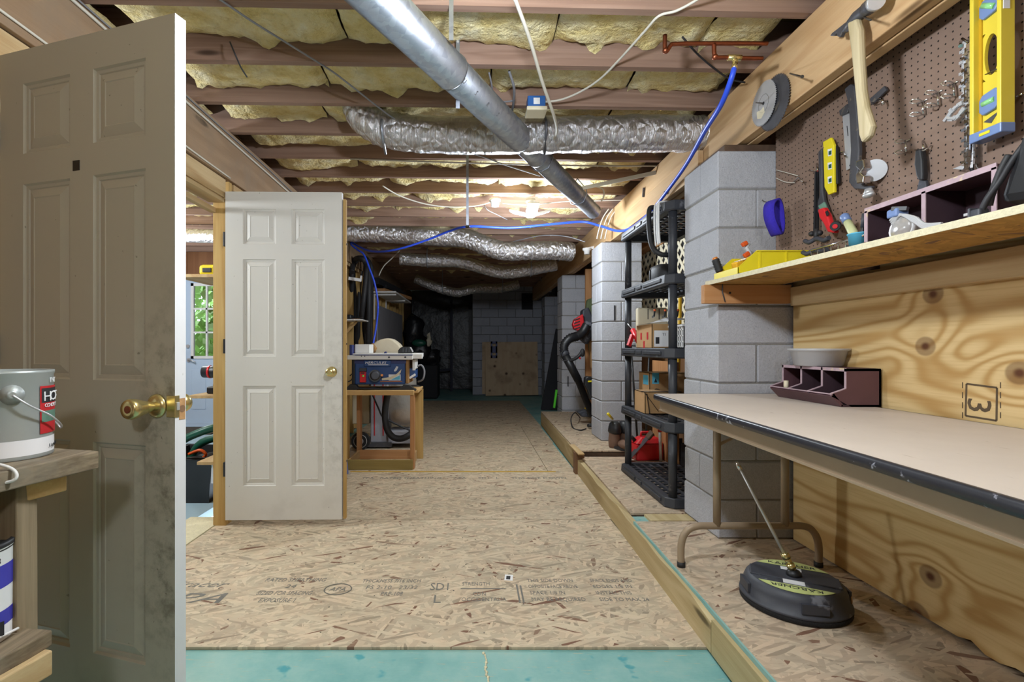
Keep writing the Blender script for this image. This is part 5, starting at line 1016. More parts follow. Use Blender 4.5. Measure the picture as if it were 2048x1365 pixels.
cable('short black wire dangling from the insulation at upper left', [on_level(460,84,2.53),on_level(470,108,2.46),on_level(482,135,2.43),on_level(494,154,2.42)], .0035, 'black_cable', 'wire', 'wire')
cable('black wire dropping behind the copper pipes to the big beam', [on_level(1365,74,2.50),on_level(1395,108,2.47),on_level(1430,138,2.46),on_level(1460,158,2.45),on_level(1490,165,2.44)], .0045, 'black_cable', 'wire', 'wire')
cable('white cable stapled high along the doorway beam', [(-1.527,1.0,2.44),(-1.526,1.9,2.452),(-1.526,2.4,2.438),(-1.524,2.9,2.43),(-1.526,3.3,2.425),(-1.524,3.8,2.415),(-1.526,4.3,2.41),(-1.526,5.3,2.42)], .0065, 'white_cable')
cable('grey cable running just above the white one on the doorway beam', [(-1.526,1.0,2.465),(-1.526,2.2,2.472),(-1.526,3.0,2.46),(-1.526,3.7,2.455),(-1.526,4.3,2.435),(-1.526,5.3,2.45)], .004, 'grey_cable')
cable('white cable along the lower edge of the doorway beam', [(-1.527,1.0,2.225),(-1.527,1.6,2.218),(-1.526,2.3,2.205),(-1.527,2.8,2.195),(-1.527,3.15,2.19)], .005, 'white_cable')
cable('thin grey cable looping behind the blue box', [on_level(978,145,2.50),on_level(984,175,2.46),on_level(982,200,2.44),on_level(1005,204,2.44),on_level(1030,201,2.46)], .0045, 'grey_cable'); cable('grey cable rising beside the foil duct near the blue box', [on_level(1018,142,2.50),on_level(1028,175,2.46),on_level(1027,205,2.45),on_level(1023,228,2.46)], .007, 'grey_cable')
cable('white cable strung between the lamp holder and the door side', [Lz(765,372),Lz(800,392,2.46),Lz(850,408,2.43),Lz(900,414,2.42),Lz(950,412,2.43),Lz(980,405,2.46)], .006, 'white_cable')
cable('long white cable under the joists behind the lamp', [Lz(1005,407),Lz(1060,410,2.46),Lz(1120,404),Lz(1180,402),Lz(1260,400)], .005, 'white_cable')
cable('white cable along the underside of a joist to the right beam', [Lz(700,318),Lz(900,325),Lz(1050,329),Lz(1200,332),Lz(1330,332)], .006, 'white_cable')
cable('thin cable drooping from lamp holder toward the far ceiling', [Lz(968,410,2.47),Lz(975,420,2.42),Lz(995,430,2.40),Lz(1015,440,2.42)], .004, 'grey_cable')
cable('pale cable arching over the far foil duct to the second pillar', [on_depth(760,478,6.6),on_depth(830,488,6.6),on_depth(920,494,6.4),on_depth(1010,486,6.0),on_depth(1080,472,5.6),on_depth(1130,473,5.4),on_depth(1170,484,5.2)], .005, 'grey_cable'); cable('white cable curling down from the far duct to the left wall', [on_depth(800,501,7.0),on_depth(785,516,7.0),on_depth(770,530,7.0),on_depth(762,542,7.0),on_depth(758,552,7.0)], .008, 'white_cable')
for i,u in enumerate((1196,1204,1212)): cable(('outer','middle','inner')[i]+' white cable running down the beam end to the second pillar', [on_depth(u+22,418,4.85),on_depth(u+10,436,4.87),on_depth(u+2,460,4.88),on_depth(u-2,478,4.88)], .006, 'white_cable')
cable('white cable end looping down beside the duct outlet', [on_level(1185,372,2.47),on_level(1205,378,2.42),on_level(1208,392,2.38),on_level(1203,402,2.36)], .006, 'white_cable')
t = thing('steel_strap', 'flat pale steel strap from the galvanised duct to the big beam', 'strap', (1.0,4.0,2.3)); part(t, 'strap_band', G().bar(on_depth(1143,381,4.05),on_depth(1318,344,3.75),.004,.030,(0,0,1)), m['white']); part(t, 'strap_clip', G().box(-.015,.015,-.012,.012,-.03,.03, Matrix.Translation(on_depth(1146,381,4.04))), m['steel'])
for k, (u, v0, v1, z) in enumerate(((903,2,88,2.49),(916,120,222,2.49),(935,316,455,2.49))):
    y = (1.36)*1000/(693-v0) if v0 > 50 else 2.02; x = (u-945)*y/1000; zb = EYE+(693-v1)*y/1000
    t = thing('hanger_strap', ('perforated steel hanger strap at the top of the picture beside the duct','steel hanger strap left of the duct at the third joist','long steel hanger strap carrying the blue hose')[k], 'strap', (x,y,zb)); part(t, 'strap_band', G().box(x-.009,x+.009,y-.026,y-.023,zb,2.60), m['galv']); part(t, 'strap_nail', G().cyl((x,y-.026,2.56),(x,y-.030,2.56),.006,n=8), m['steel'])
    if k == 2: part(t, 'strap_loop', G().tube([(x+.012*math.cos(a),y-.024+.02*math.sin(a),zb) for a in [i*PI/6 for i in range(12)]],.006,6,True), m['iron'])
t = thing('junction_box', 'blue plastic junction box with cream cover hanging under a joist', 'box', (.33,2.72,2.41)); p = on_depth(1073,205,2.70)
part(t, 'box_body', G().box(p.x-.048,p.x+.048,2.69,2.77,p.z-.030,p.z+.034), m.setdefault('box_blue', plain('box_blue','#2f62a6',.4)), .005); part(t, 'box_cover', G().box(p.x-.055,p.x+.055,2.67,2.78,p.z-.052,p.z-.031), m['cream'], .005); part(t, 'box_label', G().box(p.x-.017,p.x+.017,2.6885,2.690,p.z-.014,p.z+.02), m['paper'])
t = thing('lamp_holder', 'white round lamp holder screwed under the joists left of the lit lamp', 'lamp holder', (.2,4.8,2.4)); p = on_depth(990,409,4.72); part(t, 'holder_base', G().lathe([(.055,.05),(.055,.03),(.04,.02),(.035,-.02),(.025,-.022)], Matrix.Translation((p.x,p.y,p.z)), 24), m['white']); part(t, 'holder_socket', G().lathe([(.025,-.022),(.022,-.018),(.001,-.010)], Matrix.Translation((p.x,p.y,p.z)), 20, False), m['navy'])
t = thing('lamp_holder', 'white lamp holder on the dim beam beside the second pillar', 'lamp holder', (1.3,5.6,2.2)); p = on_depth(1174,504,5.7); part(t, 'holder_base', G().lathe([(.05,.04),(.05,.02),(.035,.01),(.03,-.03)], Matrix.Translation((p.x,p.y,p.z)), 20), m['white']); part(t, 'holder_arm', G().bar((p.x,p.y,p.z+.03),(1.39,p.y,p.z+.05),.03,.03), m['white'])
def led_lamp(name, label, c, rot, parts_=3):
    t = thing(name, label, 'lamp', c, rot)
    part(t, 'lamp_core', G().lathe([(.028,.09),(.028,.05),(.045,.045),(.05,.02),(.04,.0),(.01,-.005)], n=24), m['white'], local=True); part(t, 'lamp_socket', G().lathe([(.045,.16),(.045,.13),(.03,.12),(.028,.09)], n=24), m['white'], local=True)
    for k in range(parts_):
        M = Matrix.Rotation(2*PI*k/parts_,4,'Z') @ Matrix.Translation((.05,0,.02)) @ Matrix.Rotation(-.32,4,'Y')
        f = part(t, 'lamp_wing', G().box(0,.15,-.05,.05,.0,.018,M), m['white'], local=True); part(f, 'led_panel', G().box(.012,.14,-.042,.042,-.004,.0,M), m['led'], local=True)
led_lamp('folding_led_lamp', 'lit white folding lamp with glowing wings under the joists', (.525,4.52,2.30), .55)
led_lamp('folding_led_lamp', 'lit folding lamp just above the top of the frame', (.10,1.13,2.17), 1.05)
solo('drop_cable', G().cyl((.10,1.13,2.33),(.10,1.20,2.60),.006), m['white_cable'], 'white drop cord of the lamp above the top of the frame', 'cable')
led_lamp('folding_led_lamp', 'added folding lamp brightening the far part of the side room', (-3.6,5.3,2.25), .5)  # invented fixture for the added light in the side room
led_lamp('folding_led_lamp', 'lit folding lamp in the side room ceiling', (-3.0,2.6,2.25), .2)
led_lamp('folding_led_lamp', 'added fill lamp, unseen behind the viewpoint', (.1,-1.3,2.36), .2)  # invented fixture for the added fill light
for k, (x, y, z) in enumerate(((-.62,6.9,2.315),(.80,6.9,2.19),(-.55,9.2,2.19),(.55,9.2,2.21))):
    solo('duct_strap', G().tube([(x,y-.02,2.55),(x,y-.10,z+.05),(x,y-.10,z-.04),(x,y-.03,z-.098),(x,y+.05,z-.09)],.006,6), m['galv'], ('strap at the left of the third foil duct','strap at the right of the third foil duct','strap at the left of the farthest foil duct','strap at the right of the farthest foil duct')[k], 'strap')
# ================================================================== TOOLS ON BEAM AND PEGBOARD
PX = 1.55
def S(u,v,x=1.53): return on_side(u,v,x)
# circular saw blades
def blade(label, u, v, x, r, mat):
    c = on_side(u,v,x); t = thing('saw_disc', label, 'saw blade', c); n = 60; pl = []
    for i in range(n):
        a = 2*PI*i/n; pl += [(r*math.cos(a),r*math.sin(a)),(.93*r*math.cos(a+.078),.93*r*math.sin(a+.078))]
    part(t, 'blade_disc', G().prism(pl, .0025, frame_side(c.x,c.y,c.z)), m[mat]); M = frame_side(c.x-.0025,c.y,c.z)
    part(t, 'arbor_ring', G().tube([M @ V((.4*r*math.cos(a*PI/16),.4*r*math.sin(a*PI/16),0)) for a in range(32)],.0008,4,True), m['nail'])
    part(t, 'arbor_hole', G().cyl(M @ V((0,0,0)), M @ V((0,0,.001)), .008), m['ink']); return t, M
bm_blade = blade('larger dark circular saw blade hung behind the bright one on the beam', 1548,206,1.372,.120,'iron'); tb, M = blade('smaller bright circular saw blade hung in front on the beam', 1528,207,1.362,.100,'steel')
part(tb, 'blade_label', G().prism([(-.055,-.015),(-.02,-.022),(.0,-.015),(.01,-.045),(-.02,-.062),(-.05,-.05)], .0006, M), m['cream']); part(tb, 'hanging_nail', G().cyl(M @ V((0,0,-.012)), M @ V((0,.004,.035)), .003, n=8), m['nail'])
t = thing('nail', 'long bent nail sticking out of the beam right of the saw blades', 'nail', on_side(1580,147,1.378)); part(t, 'nail_shank', G().cyl(on_side(1580,147,1.379), on_side(1604,153,1.31), .003, n=8), m['nail']); part(t, 'nail_head', G().cyl(on_side(1604,153,1.31), on_side(1605,153.3,1.307), .006, n=10), m['nail'])
# shingling hatchet hammer
t = thing('hatchet_hammer', 'old hammer with claw head and pale wooden handle hanging on the beam', 'hammer', on_side(1740,280,1.32))
hx = 1.335
P = lambda u,v,x=hx: on_side(u,v,x)
part(t, 'hammer_handle', side_poly([(1706,40),(1727,36),(1733,60),(1735,120),(1739,180),(1745,215),(1757,252),(1752,272),(1737,287),(1731,270),(1727,220),(1722,170),(1715,100)], 1.345, .026), m['handle_wood'], .009, label='worn pale wooden handle')
hh = part(t, 'hammer_head', G().tube([P(1690,62),P(1702,46),P(1714,34),P(1728,22),P(1738,14,1.325)],[.011,.016,.021,.020,.022],14).cyl(P(1735,17,1.325),P(1752,3,1.315),.024,.026,18), m['iron'])
part(hh, 'striking_face', G().cyl(P(1750,5,1.316),P(1754,2,1.312),.027,.025,20), m['steel']); part(hh, 'claw_blade', side_poly([(1700,44),(1708,60),(1702,64),(1694,62),(1688,75),(1683,73),(1681,66),(1676,72),(1668,72),(1672,66),(1690,52)], 1.343, .016), m['iron'], .003)
part(t, 'hanging_nail', G().cyl(P(1716,30,1.378),P(1742,40,1.29),.003,n=8), m['nail'])
# long yellow spirit level
t = thing('spirit_level', 'long yellow spirit level with three vials hanging on the pegboard', 'level', on_side(1990,265,1.50)); lx = 1.515
y0 = on_side(1967,200,lx).y; y1 = on_side(2023,200,lx).y; z0 = 1.735; z1 = 2.40
A_ = y1; Bq = y0      # y1 nearer
W_ = Bq-A_; mid = (A_+Bq)/2
part(t, 'level_rail', G().box(lx-.036,lx+.004,Bq-.006,Bq+.006,z0,z1), m['yellow_paint'], .002); part(t, 'level_rail', G().box(lx-.036,lx+.004,A_-.006,A_+.006,z0,z1), m['yellow_paint'], .002)
part(t, 'level_groove', G().box(lx-.020,lx-.014,Bq-.014,Bq-.006,z0,z1), m['yellow_dark'])
# web with the long hand hole
g = G(); hz0, hz1, hw = on_side(1990,152,lx).z, on_side(1990,70,lx).z, .020; n = 20; ring = [(mid+hw*math.cos(2*PI*i/n), (hz0+hz1)/2+(hz1-hz0)/2*math.sin(2*PI*i/n)) for i in range(n)]
def web(z_a, z_b): g.box(lx-.016,lx-.006,A_+.006,Bq-.012,z_a,z_b)
web(z0, hz0-.01); web(hz1+.01, z1)
ya_, yb_ = A_+.006, Bq-.012; outer = []
for yy, zz in ring:
    dy, dz = yy-mid, zz-(hz0+hz1)/2; k1 = ((yb_-mid) if dy > 0 else (ya_-mid))/dy if abs(dy) > 1e-6 else 1e9; k2 = (((hz1+.01)-(hz0+hz1)/2)*(1 if dz > 0 else -1))/dz if abs(dz) > 1e-6 else 1e9
    k = min(k1,k2); outer.append((mid+dy*k,(hz0+hz1)/2+dz*k))
for xx in (lx-.016,lx-.006):
    g.add([(xx,a,b) for a,b in ring]+[(xx,a,b) for a,b in outer], [(i,(i+1)%n,n+(i+1)%n,n+i) for i in range(n)])
g.add([(lx-.016,a,b) for a,b in ring]+[(lx-.006,a,b) for a,b in ring], [(i,(i+1)%n,n+(i+1)%n,n+i) for i in range(n)]); part(t, 'level_web', g, m['yellow_paint'])
for (v, tall, rot) in ((15,.062,.5),(206,.066,0.)):
    c = on_side(1989,v,lx); vh = part(t, 'vial_housing', G().prism([(-.028,-tall/2+.012),(-.018,-tall/2),(.018,-tall/2+.006),(.028,-tall/2+.02),(.028,tall/2-.01),(.018,tall/2),(-.018,tall/2-.006),(-.028,tall/2-.02)], .016, frame_side(lx-.010,mid+.0,c.z)), m['lens_blue'], .004); part(vh, 'vial', G().cyl((lx-.0225,mid-.017,c.z-(.012 if rot else 0)),(lx-.0225,mid+.017,c.z+(.012 if rot else 0)),.0085,n=14), m['lens'])
part(t, 'end_cap', G().box(lx-.037,lx+.005,A_-.007,Bq+.007,z0-.004,z0+.024), m['lens_blue'], .003); part(t, 'end_slot', G().box(lx-.0385,lx-.036,mid-.016,mid+.014,z0+.006,z0+.014), m['yellow']); part(t, 'arrow_mark', G().prism([(-.022,.052),(.022,.066),(.0,.040)], .0012, frame_side(lx-.016,mid,z0)), m['iron']); part(t, 'rail_slot', G().box(lx-.030,lx-.012,A_-.0075,A_-.0055,on_side(2010,28,lx).z,on_side(2010,8,lx).z), m['paper'])
part(t, 'hanging_rod', G().cyl(on_side(1970,150,lx-.014),on_side(2000,135,lx-.03),.002,n=6), m['nail'])
# saw chains
t = thing('saw_chain', 'bundle of steel saw chains hanging from a peg left of the long yellow level', 'chain', on_side(1938,340,1.52)); random.seed(6)
def chain(pts, step=.0095):
    pa = smooth_path(pts, 24); g = G(); acc = 0; k = 0
    for a, b in zip(pa, pa[1:]):
        acc += (b-a).length
        if acc >= step:
            acc = 0; k += 1; d = (b-a).normalized(); c = b; sd_ = V((0,-1,0)) if k % 2 else V((-.7,-.7,0))
            g.bar(c-d*.0085,c+d*.0085,.006,.013,sd_)
            if k % 3 == 0: g.bar(c-d*.004+V((-.004,.006,0)),c+d*.005+V((-.004,.006,0)),.005,.012,V((0,-1,0)))
    return g
ch = (((1931,80),(1929,130),(1929,190),(1930,210)),((1935,92),(1934,150),(1934,220),(1934,300),(1934,340)),((1941,85),(1942,150),(1943,220),(1944,300),(1943,335)),((1938,84),(1940,140),(1939,200),(1940,260),(1938,330)),((1926,205),(1912,215),(1896,236),(1912,236),(1926,220)))
for k, c in enumerate(ch): part(t, 'chain_loop', chain([on_side(u,v,1.528-.006*k) for u,v in c]), m['chrome'] if k % 2 else m['steel'])
part(t, 'peg_hook', G().tube([on_side(1944,66,1.55),on_side(1937,86,1.52),on_side(1924,77,1.52)],.0035,8).tube([on_side(1922,84,1.55),on_side(1921,92,1.515)],.0055,8), m['chrome']); part(t, 'black_rod', G().cyl(on_side(1943,300,1.535),on_side(1944,362,1.53),.005), m['black'])
t = thing('needle_pliers', 'small steel plier jaws hooked at the bottom of the chains', 'pliers', on_side(1925,345,1.53)); part(t, 'plier_jaw', side_poly([(1909,338),(1926,331),(1934,333),(1930,340)], 1.535, .008), m['steel'], .002); part(t, 'peg_loop', G().tube(smooth_path([on_side(1948,328,1.545),on_side(1951,326,1.54),on_side(1954,335,1.54),on_side(1963,341,1.545),on_side(1950,347,1.545)]),.0018,6), m['chrome'])
# wire spring holders
def holder(label, u, v, sc_=1.):
    t = thing('peg_hook', label, 'hook', on_side(u,v+20,1.55), group=None); q = lambda a,b,x: on_side(u+a*sc_,v+b*sc_,x)
    for dv_ in (0,26):
        part(t, 'wire_ring', G().tube(smooth_path([q(2,dv_,1.548),q(-8,dv_-5,1.525),q(-20,dv_-5,1.515),q(-26,dv_+0,1.51),q(-18,dv_+3,1.515),q(-6,dv_+1,1.53),q(2,dv_,1.546)],4),.0022,6), m['chrome'])
    part(t, 'wire_stem', G().cyl(q(-1,0,1.535),q(1,24,1.535),.0032,n=8), m['chrome']); part(t, 'wire_bracket', G().cyl(q(-12,4,1.548),q(10,-6,1.548),.0028,n=8), m['chrome'])
holder('wire spring hook pair on the pegboard, leftmost of the upper three', 1846,204); holder('wire spring hook pair on the pegboard, middle of the upper three', 1876,186); holder('wire spring hook pair on the pegboard, beside the saw chains', 1908,168); holder('wire spring hook pair on the pegboard, alone below the other three', 1812,284,.85)
def peg(label, pts):
    t = thing('peg_hook', label, 'hook', on_side(*pts[0],1.55)); part(t, 'hook_wire', G().tube([on_side(u,v,1.549-.02*min(i,1)) for i,(u,v) in enumerate(pts)],.0028,8), m['chrome']); part(t, 'hook_stem', G().cyl(on_side(*pts[-1],1.548),on_side(*pts[-1],1.52),.0035,n=8), m['chrome'])
peg('bare bent steel hook low on the pegboard right of the first pillar', [(1580,371),(1597,355),(1606,364)]); peg('bare steel hook beside the metal ruler on the pegboard', [(1671,312),(1687,303),(1690,312)]); peg('bare steel hook beside the end of the black bag', [(2025,196),(2040,190),(2047,186)])
solo('wire_twist', G().tube(smooth_path([on_side(1552,340,1.54),on_side(1575,346,1.53),on_side(1596,352,1.535)]),.002,6).tube(smooth_path([on_side(1552,356,1.54),on_side(1570,364,1.535),on_side(1590,366,1.54)]),.002,6), m['white_cable'], 'thin loose wires sticking from the pegboard edge by the first pillar', 'wire')
# black handled tool
t = thing('black_handled_tool', 'black handled hand tool hanging alone low on the pegboard', 'tool', on_side(1850,385,1.52)); part(t, 'tool_grip', side_poly([(1842,300),(1853,297),(1857,320),(1858,350),(1857,362),(1848,360),(1844,352),(1840,330)], 1.54, .022), m['black'], .006); part(t, 'tool_blade', side_poly([(1845,358),(1857,360),(1861,380),(1857,392),(1843,392),(1840,380)], 1.542, .012), m['dusty'], .003); part(t, 'peg_hook', G().cyl(on_side(1846,282,1.55),on_side(1848,298,1.525),.004).tube([on_side(1830,300,1.545),on_side(1848,301,1.52),on_side(1863,291,1.545)],.0025,6), m['chrome'])
# small torpedo level
t = thing('torpedo_level', 'small yellow torpedo level with three green vials on the pegboard', 'level', on_side(1665,390,1.52)); part(t, 'level_body', side_poly([(1651,284),(1667,275),(1673,290),(1674,385),(1662,390),(1654,375)], 1.53, .012), m['yellow'], .003); part(t, 'level_back', side_poly([(1667,290),(1678,292),(1682,368),(1674,370),(1667,368)], 1.540, .014), m['black'], .003)
for v in (306,333,361):
    b = part(t, 'vial_window', side_poly([(1656,v-7),(1664,v-9),(1664,v+5),(1657,v+7)], 1.518, .002), m['paper']); part(b, 'vial', side_poly([(1658,v-3),(1663,v-5),(1663,v+3),(1658,v+4)], 1.516, .002), m['green'])
part(t, 'level_peg', G().cyl(on_side(1647,286,1.55),on_side(1649,296,1.52),.004), m['chrome'])
# multi tool wrench with red grip
t = thing('power_wrench', 'long grey cutter with red grip and black knob hanging on the pegboard', 'tool', on_side(1670,465,1.50)); part(t, 'tool_arm', side_poly([(1642,304),(1650,296),(1651,380),(1654,400),(1662,420),(1650,432),(1640,424),(1641,405),(1645,390)], 1.535, .014), m['iron'], .004); part(t, 'tool_neck', side_poly([(1640,412),(1652,404),(1658,418),(1646,424)], 1.520, .01), m['label_green'], .003)
part(t, 'red_grip', side_poly([(1645,419),(1657,415),(1665,430),(1672,455),(1680,462),(1678,467),(1665,464),(1657,448),(1648,435)], 1.515, .022), m['red'], .006, label='red plastic grip'); part(t, 'grip_slot', side_poly([(1651,424),(1656,421),(1659,430),(1654,433)], 1.4925, .002).add([],[]), m['black']); part(t, 'black_knob', G().cyl(on_side(1672,452,1.515),on_side(1670,453,1.47),.020,.018,18), m['rubber']); part(t, 'knob_dot', G().cyl(on_side(1670,453,1.4699),on_side(1670,453,1.468),.009,n=14), m['red'])
# bar clamps
t = thing('bar_clamp', 'pair of thin black bar clamps with winged handles hanging by the pegboard', 'clamp', on_side(1632,510,1.47)); part(t, 'clamp_bar', G().bar(on_side(1632,344,1.53),on_side(1629,470,1.50),.006,.010,(0,1,0)), m['black']); part(t, 'clamp_bar', G().bar(on_side(1636,338,1.535),on_side(1635,470,1.52),.006,.010,(0,1,0)), m['black'])
part(t, 'clamp_screw', G().cyl(on_side(1633,458,1.49),on_side(1632,482,1.49),.010).ball(on_side(1623,468,1.485),.012).ball(on_side(1640,466,1.485),.012), m['rubber'])
for v,u in ((480,1634),(503,1630)): part(t, 'clamp_wing', G().tube(smooth_path([on_side(u-24,v+2,1.46),on_side(u-16,v+5,1.46),on_side(u-4,v-1,1.47),on_side(u+4,v-2,1.47),on_side(u+14,v+1,1.47),on_side(u+24,v-4,1.47)]),[.010]*31,8), m['dusty'])
part(t, 'peg_hook', G().cyl(on_side(1634,328,1.55),on_side(1636,342,1.525),.005).cyl(on_side(1617,341,1.545),on_side(1632,342,1.535),.002), m['chrome'])
# ruler, angle bar, dark scraper with pipe clamp
t = thing('steel_ruler', 'flat grey steel square hanging behind the hatchet handle', 'ruler', on_side(1698,338,1.535)); part(t, 'ruler_blade', side_poly([(1686,226),(1701,222),(1708,333),(1694,341)], 1.542, .003), m['steel']); part(t, 'ruler_head', side_poly([(1686,222),(1702,208),(1708,212),(1703,226),(1688,232)], 1.545, .018), m['iron'], .003); part(t, 'ruler_hole', G().cyl(on_side(1701,331,1.539),on_side(1701,331,1.5375),.004), m['ink']); part(t, 'ruler_mark', G().bar(on_side(1694,252,1.5385),on_side(1696,272,1.5385),.001,.003,(0,1,0)), m['ink'])
t = thing('slotted_bar', 'short dark slotted angle bar on a hook right of the hatchet handle', 'bar', on_side(1760,210,1.53)); part(t, 'bar_body', side_poly([(1744,198),(1773,172),(1778,180),(1748,210)], 1.54, .010), m['iron'], .002); part(t, 'peg_hook', G().tube([on_side(1744,196,1.548),on_side(1766,199,1.52),on_side(1744,206,1.52)],.003,8).cyl(on_side(1764,196,1.52),on_side(1767,209,1.52),.004), m['chrome'])
t = thing('pry_scraper', 'dark worn steel bar with curled foot hanging behind the hatchet handle', 'bar', on_side(1715,380,1.50)); part(t, 'bar_blade', side_poly([(1696,178),(1708,168),(1716,172),(1722,230),(1726,300),(1724,340),(1720,360),(1738,372),(1752,372),(1748,380),(1716,378),(1705,365),(1706,345),(1709,300),(1706,230),(1702,200)], 1.525, .016), m['iron'], .004)
t = thing('pipe_cutter', 'chrome pipe cutter with round wheel at the foot of the dark bar', 'cutter', on_side(1735,390,1.50)); part(t, 'cutter_frame', side_poly([(1727,322),(1742,318),(1744,335),(1736,345),(1744,352),(1742,366),(1728,368),(1726,350),(1733,340),(1726,334)], 1.505, .03), m['chrome'], .004); c = on_side(1749,341,1.52); part(t, 'cutter_wheel', G().cyl(on_side(1749,341,1.53),on_side(1748,341,1.515),.040,n=28), m['steel']); part(t, 'cutter_knob', G().cyl(on_side(1737,378,1.50),on_side(1738,392,1.50),.012,.020,16).ball(on_side(1737,390,1.495),(.016,.024,.012)), m['steel'])
# blue sweatband on a peg
t = thing('sweatband', 'indigo blue cloth sweatband hanging beside the first pillar', 'band', on_side(1552,470,1.49)); c = on_side(1553,436,1.46); g = G(); n = 28; vs = []
for i in range(n):
    a = 2*PI*i/n; rr = 1+.10*math.sin(3*a+.5)
    for w_, o_ in ((0,0),(.055,0),(.055,-.006),(0,-.006)):
        q = (1-.16*(o_ != 0)); vs.append(c+V((-.035+w_*.35-.012*math.sin(a)-.045*q*rr*math.cos(a)*.8, -.020*q*rr*math.cos(a)-w_*.95, .084*q*rr*math.sin(a)-.012*math.cos(a))))
part(t, 'band_cloth', g.add(vs, [(i*4+k, i*4+(k+1)%4, ((i+1)%n)*4+(k+1)%4, ((i+1)%n)*4+k) for i in range(n) for k in range(4)], True), m['indigo']); part(t, 'peg_wire', G().tube(smooth_path([on_side(1524,400,1.43),on_side(1530,404,1.44),on_side(1545,405,1.46),on_side(1556,404,1.55)]),.0025,6), m['nail'])
# ------------------------------------------------------------------ on the shelf
SZ = 1.4600
def onshelf(u, x): return on_side(u,0,x).y
t = thing('parts_bin', 'yellow stacking parts bin at the far end of the wall shelf', 'bin', (1.35,2.40,SZ))
by0, by1 = 2.27, 2.485; M = Matrix.Translation((0,0,SZ))
def wallp(y): return G().prism([(1.205,0),(1.205,.028),(1.29,.105),(1.535,.105),(1.535,0)], .004, Matrix(((1,0,0,0),(0,0,1,y),(0,1,0,SZ),(0,0,0,1))))
part(t, 'bin_side', wallp(by0), m['yellow']); part(t, 'bin_side', wallp(by1), m['yellow']); part(t, 'bin_floor', G().box(1.205,1.535,by0,by1,SZ,SZ+.004), m['yellow']); part(t, 'bin_front', G().box(1.203,1.208,by0,by1+.004,SZ,SZ+.030), m['yellow']); part(t, 'bin_back', G().box(1.531,1.535,by0,by1,SZ,SZ+.105), m['yellow'])
part(t, 'bin_rib', G().box(1.30,1.308,by0-.003,by0,SZ,SZ+.105).box(1.42,1.428,by0-.003,by0,SZ,SZ+.105).box(1.29,1.535,by0-.004,by0,SZ+.100,SZ+.106), m['yellow'])
t = thing('utility_knife', 'bright yellow ribbed tool lying in the yellow parts bin', 'knife', (1.3,2.38,SZ)); part(t, 'knife_body', G().bar((1.235,2.36,SZ+.05),(1.36,2.40,SZ+.095),.035,.03), m.setdefault('bright_yellow', plain('bright_yellow','#f0b630',.4)), .006); 
for k in range(4): part(t, 'knife_ridge', G().bar((1.245+k*.012,2.345,SZ+.069+k*.004),(1.245+k*.012,2.38,SZ+.069+k*.004),.004,.006), m['cream'])
t = thing('spring_clamp', 'orange and clear spring clamp sticking up out of the yellow bin', 'clamp', (1.33,2.44,SZ)); part(t, 'clamp_arm', G().tube([on_depth(1497,488,2.46),on_depth(1493,496,2.46),on_depth(1500,507,2.46),on_depth(1498,518,2.46)],.010,8), m['bowl']); part(t, 'clamp_pad', G().bar(on_depth(1484,491,2.455),on_depth(1494,485,2.455),.02,.022), m['orange'], .005); part(t, 'clamp_pad', G().bar(on_depth(1488,513,2.455),on_depth(1498,506,2.455),.02,.022), m['orange'], .005)
t = thing('screwdriver', 'black and amber handled screwdriver standing at the far corner of the wall shelf', 'screwdriver', (1.215,2.50,SZ)); q0, q1 = V((1.235,2.47,SZ)), on_depth(1429,515,2.47); d = q1-q0
part(t, 'amber_handle', G().tube([q0,q0+d*.25,q0+d*.3,q0+d*.95,q1],[.012,.014,.011,.013,.010],12), m['amber']); part(t, 'black_grip', G().tube([q0+d*.35,q0+d*.4]+[q0+d*(.44+.06*k) for k in range(8)]+[q0+d*.92],[.014,.019]+[.019 if k%2 else .0165 for k in range(8)]+[.015],12), m['rubber']); part(t, 'screw_wire', G().tube([q0+d*.3,q0+d*.3+V((.03,0,.004)),q0+d*.12+V((.05,0,0))],.002,6), m['black'])
# wire basket, cup, handles
t = thing('wire_basket', 'shiny wire basket on the wall shelf below the red gripped tool', 'basket', (1.48,1.95,SZ)); yA, yB = 2.11, 1.80; g = G(); xA, xB = 1.43, 1.53
for z, r_ in ((SZ+.075,.004),(SZ+.045,.0025),(SZ+.012,.0035)): g.tube([(xA,yA,z),(xA,yB,z),(xB,yB,z),(xB,yA,z)],r_,6,True)
for k in range(9): y = yA+(yB-yA)*k/8; g.cyl((xA,y,SZ+.004),(xA,y,SZ+.075),.002,n=6).cyl((xA,y,SZ+.006),(xB,y,SZ+.006),.002,n=6)
part(t, 'basket_wires', g, m['chrome'])
solo('dark_triangle', G().bar((1.47,1.98,SZ+.02),(1.50,1.86,SZ+.06),.02,.05), m['black'], 'dark angular part lying in the wire basket', 'part', bev=.006)
t = thing('plastic_cup', 'light blue plastic cup holding pens beside the wire basket', 'cup', (1.46,1.84,SZ)); c = V((1.44,onshelf(1718,1.44),SZ)); part(t, 'cup_body', G().lathe([(.001,.004),(.026,.004),(.027,0),(.034,.085),(.037,.086),(.037,.09),(.033,.088),(.025,.01)], Matrix.Translation(c), 24, False), m['cyan']); part(t, 'cup_mark', G().bar(c+V((-.035,-.010,.035)),c+V((-.035,.016,.05)),.002,.004), m['ink'])
t = thing('marker_pen', 'black pen standing in the light blue cup', 'pen', c+V((0,0,.01))); part(t, 'pen_body', G().cyl(c+V((.0,-.005,.012)),c+V((.005,-.018,.155)),.006), m['black']); part(t, 'pen_cap', G().cyl(c+V((.003,-.014,.11)),c+V((.0052,-.0185,.16)),.0075), m['dusty'])
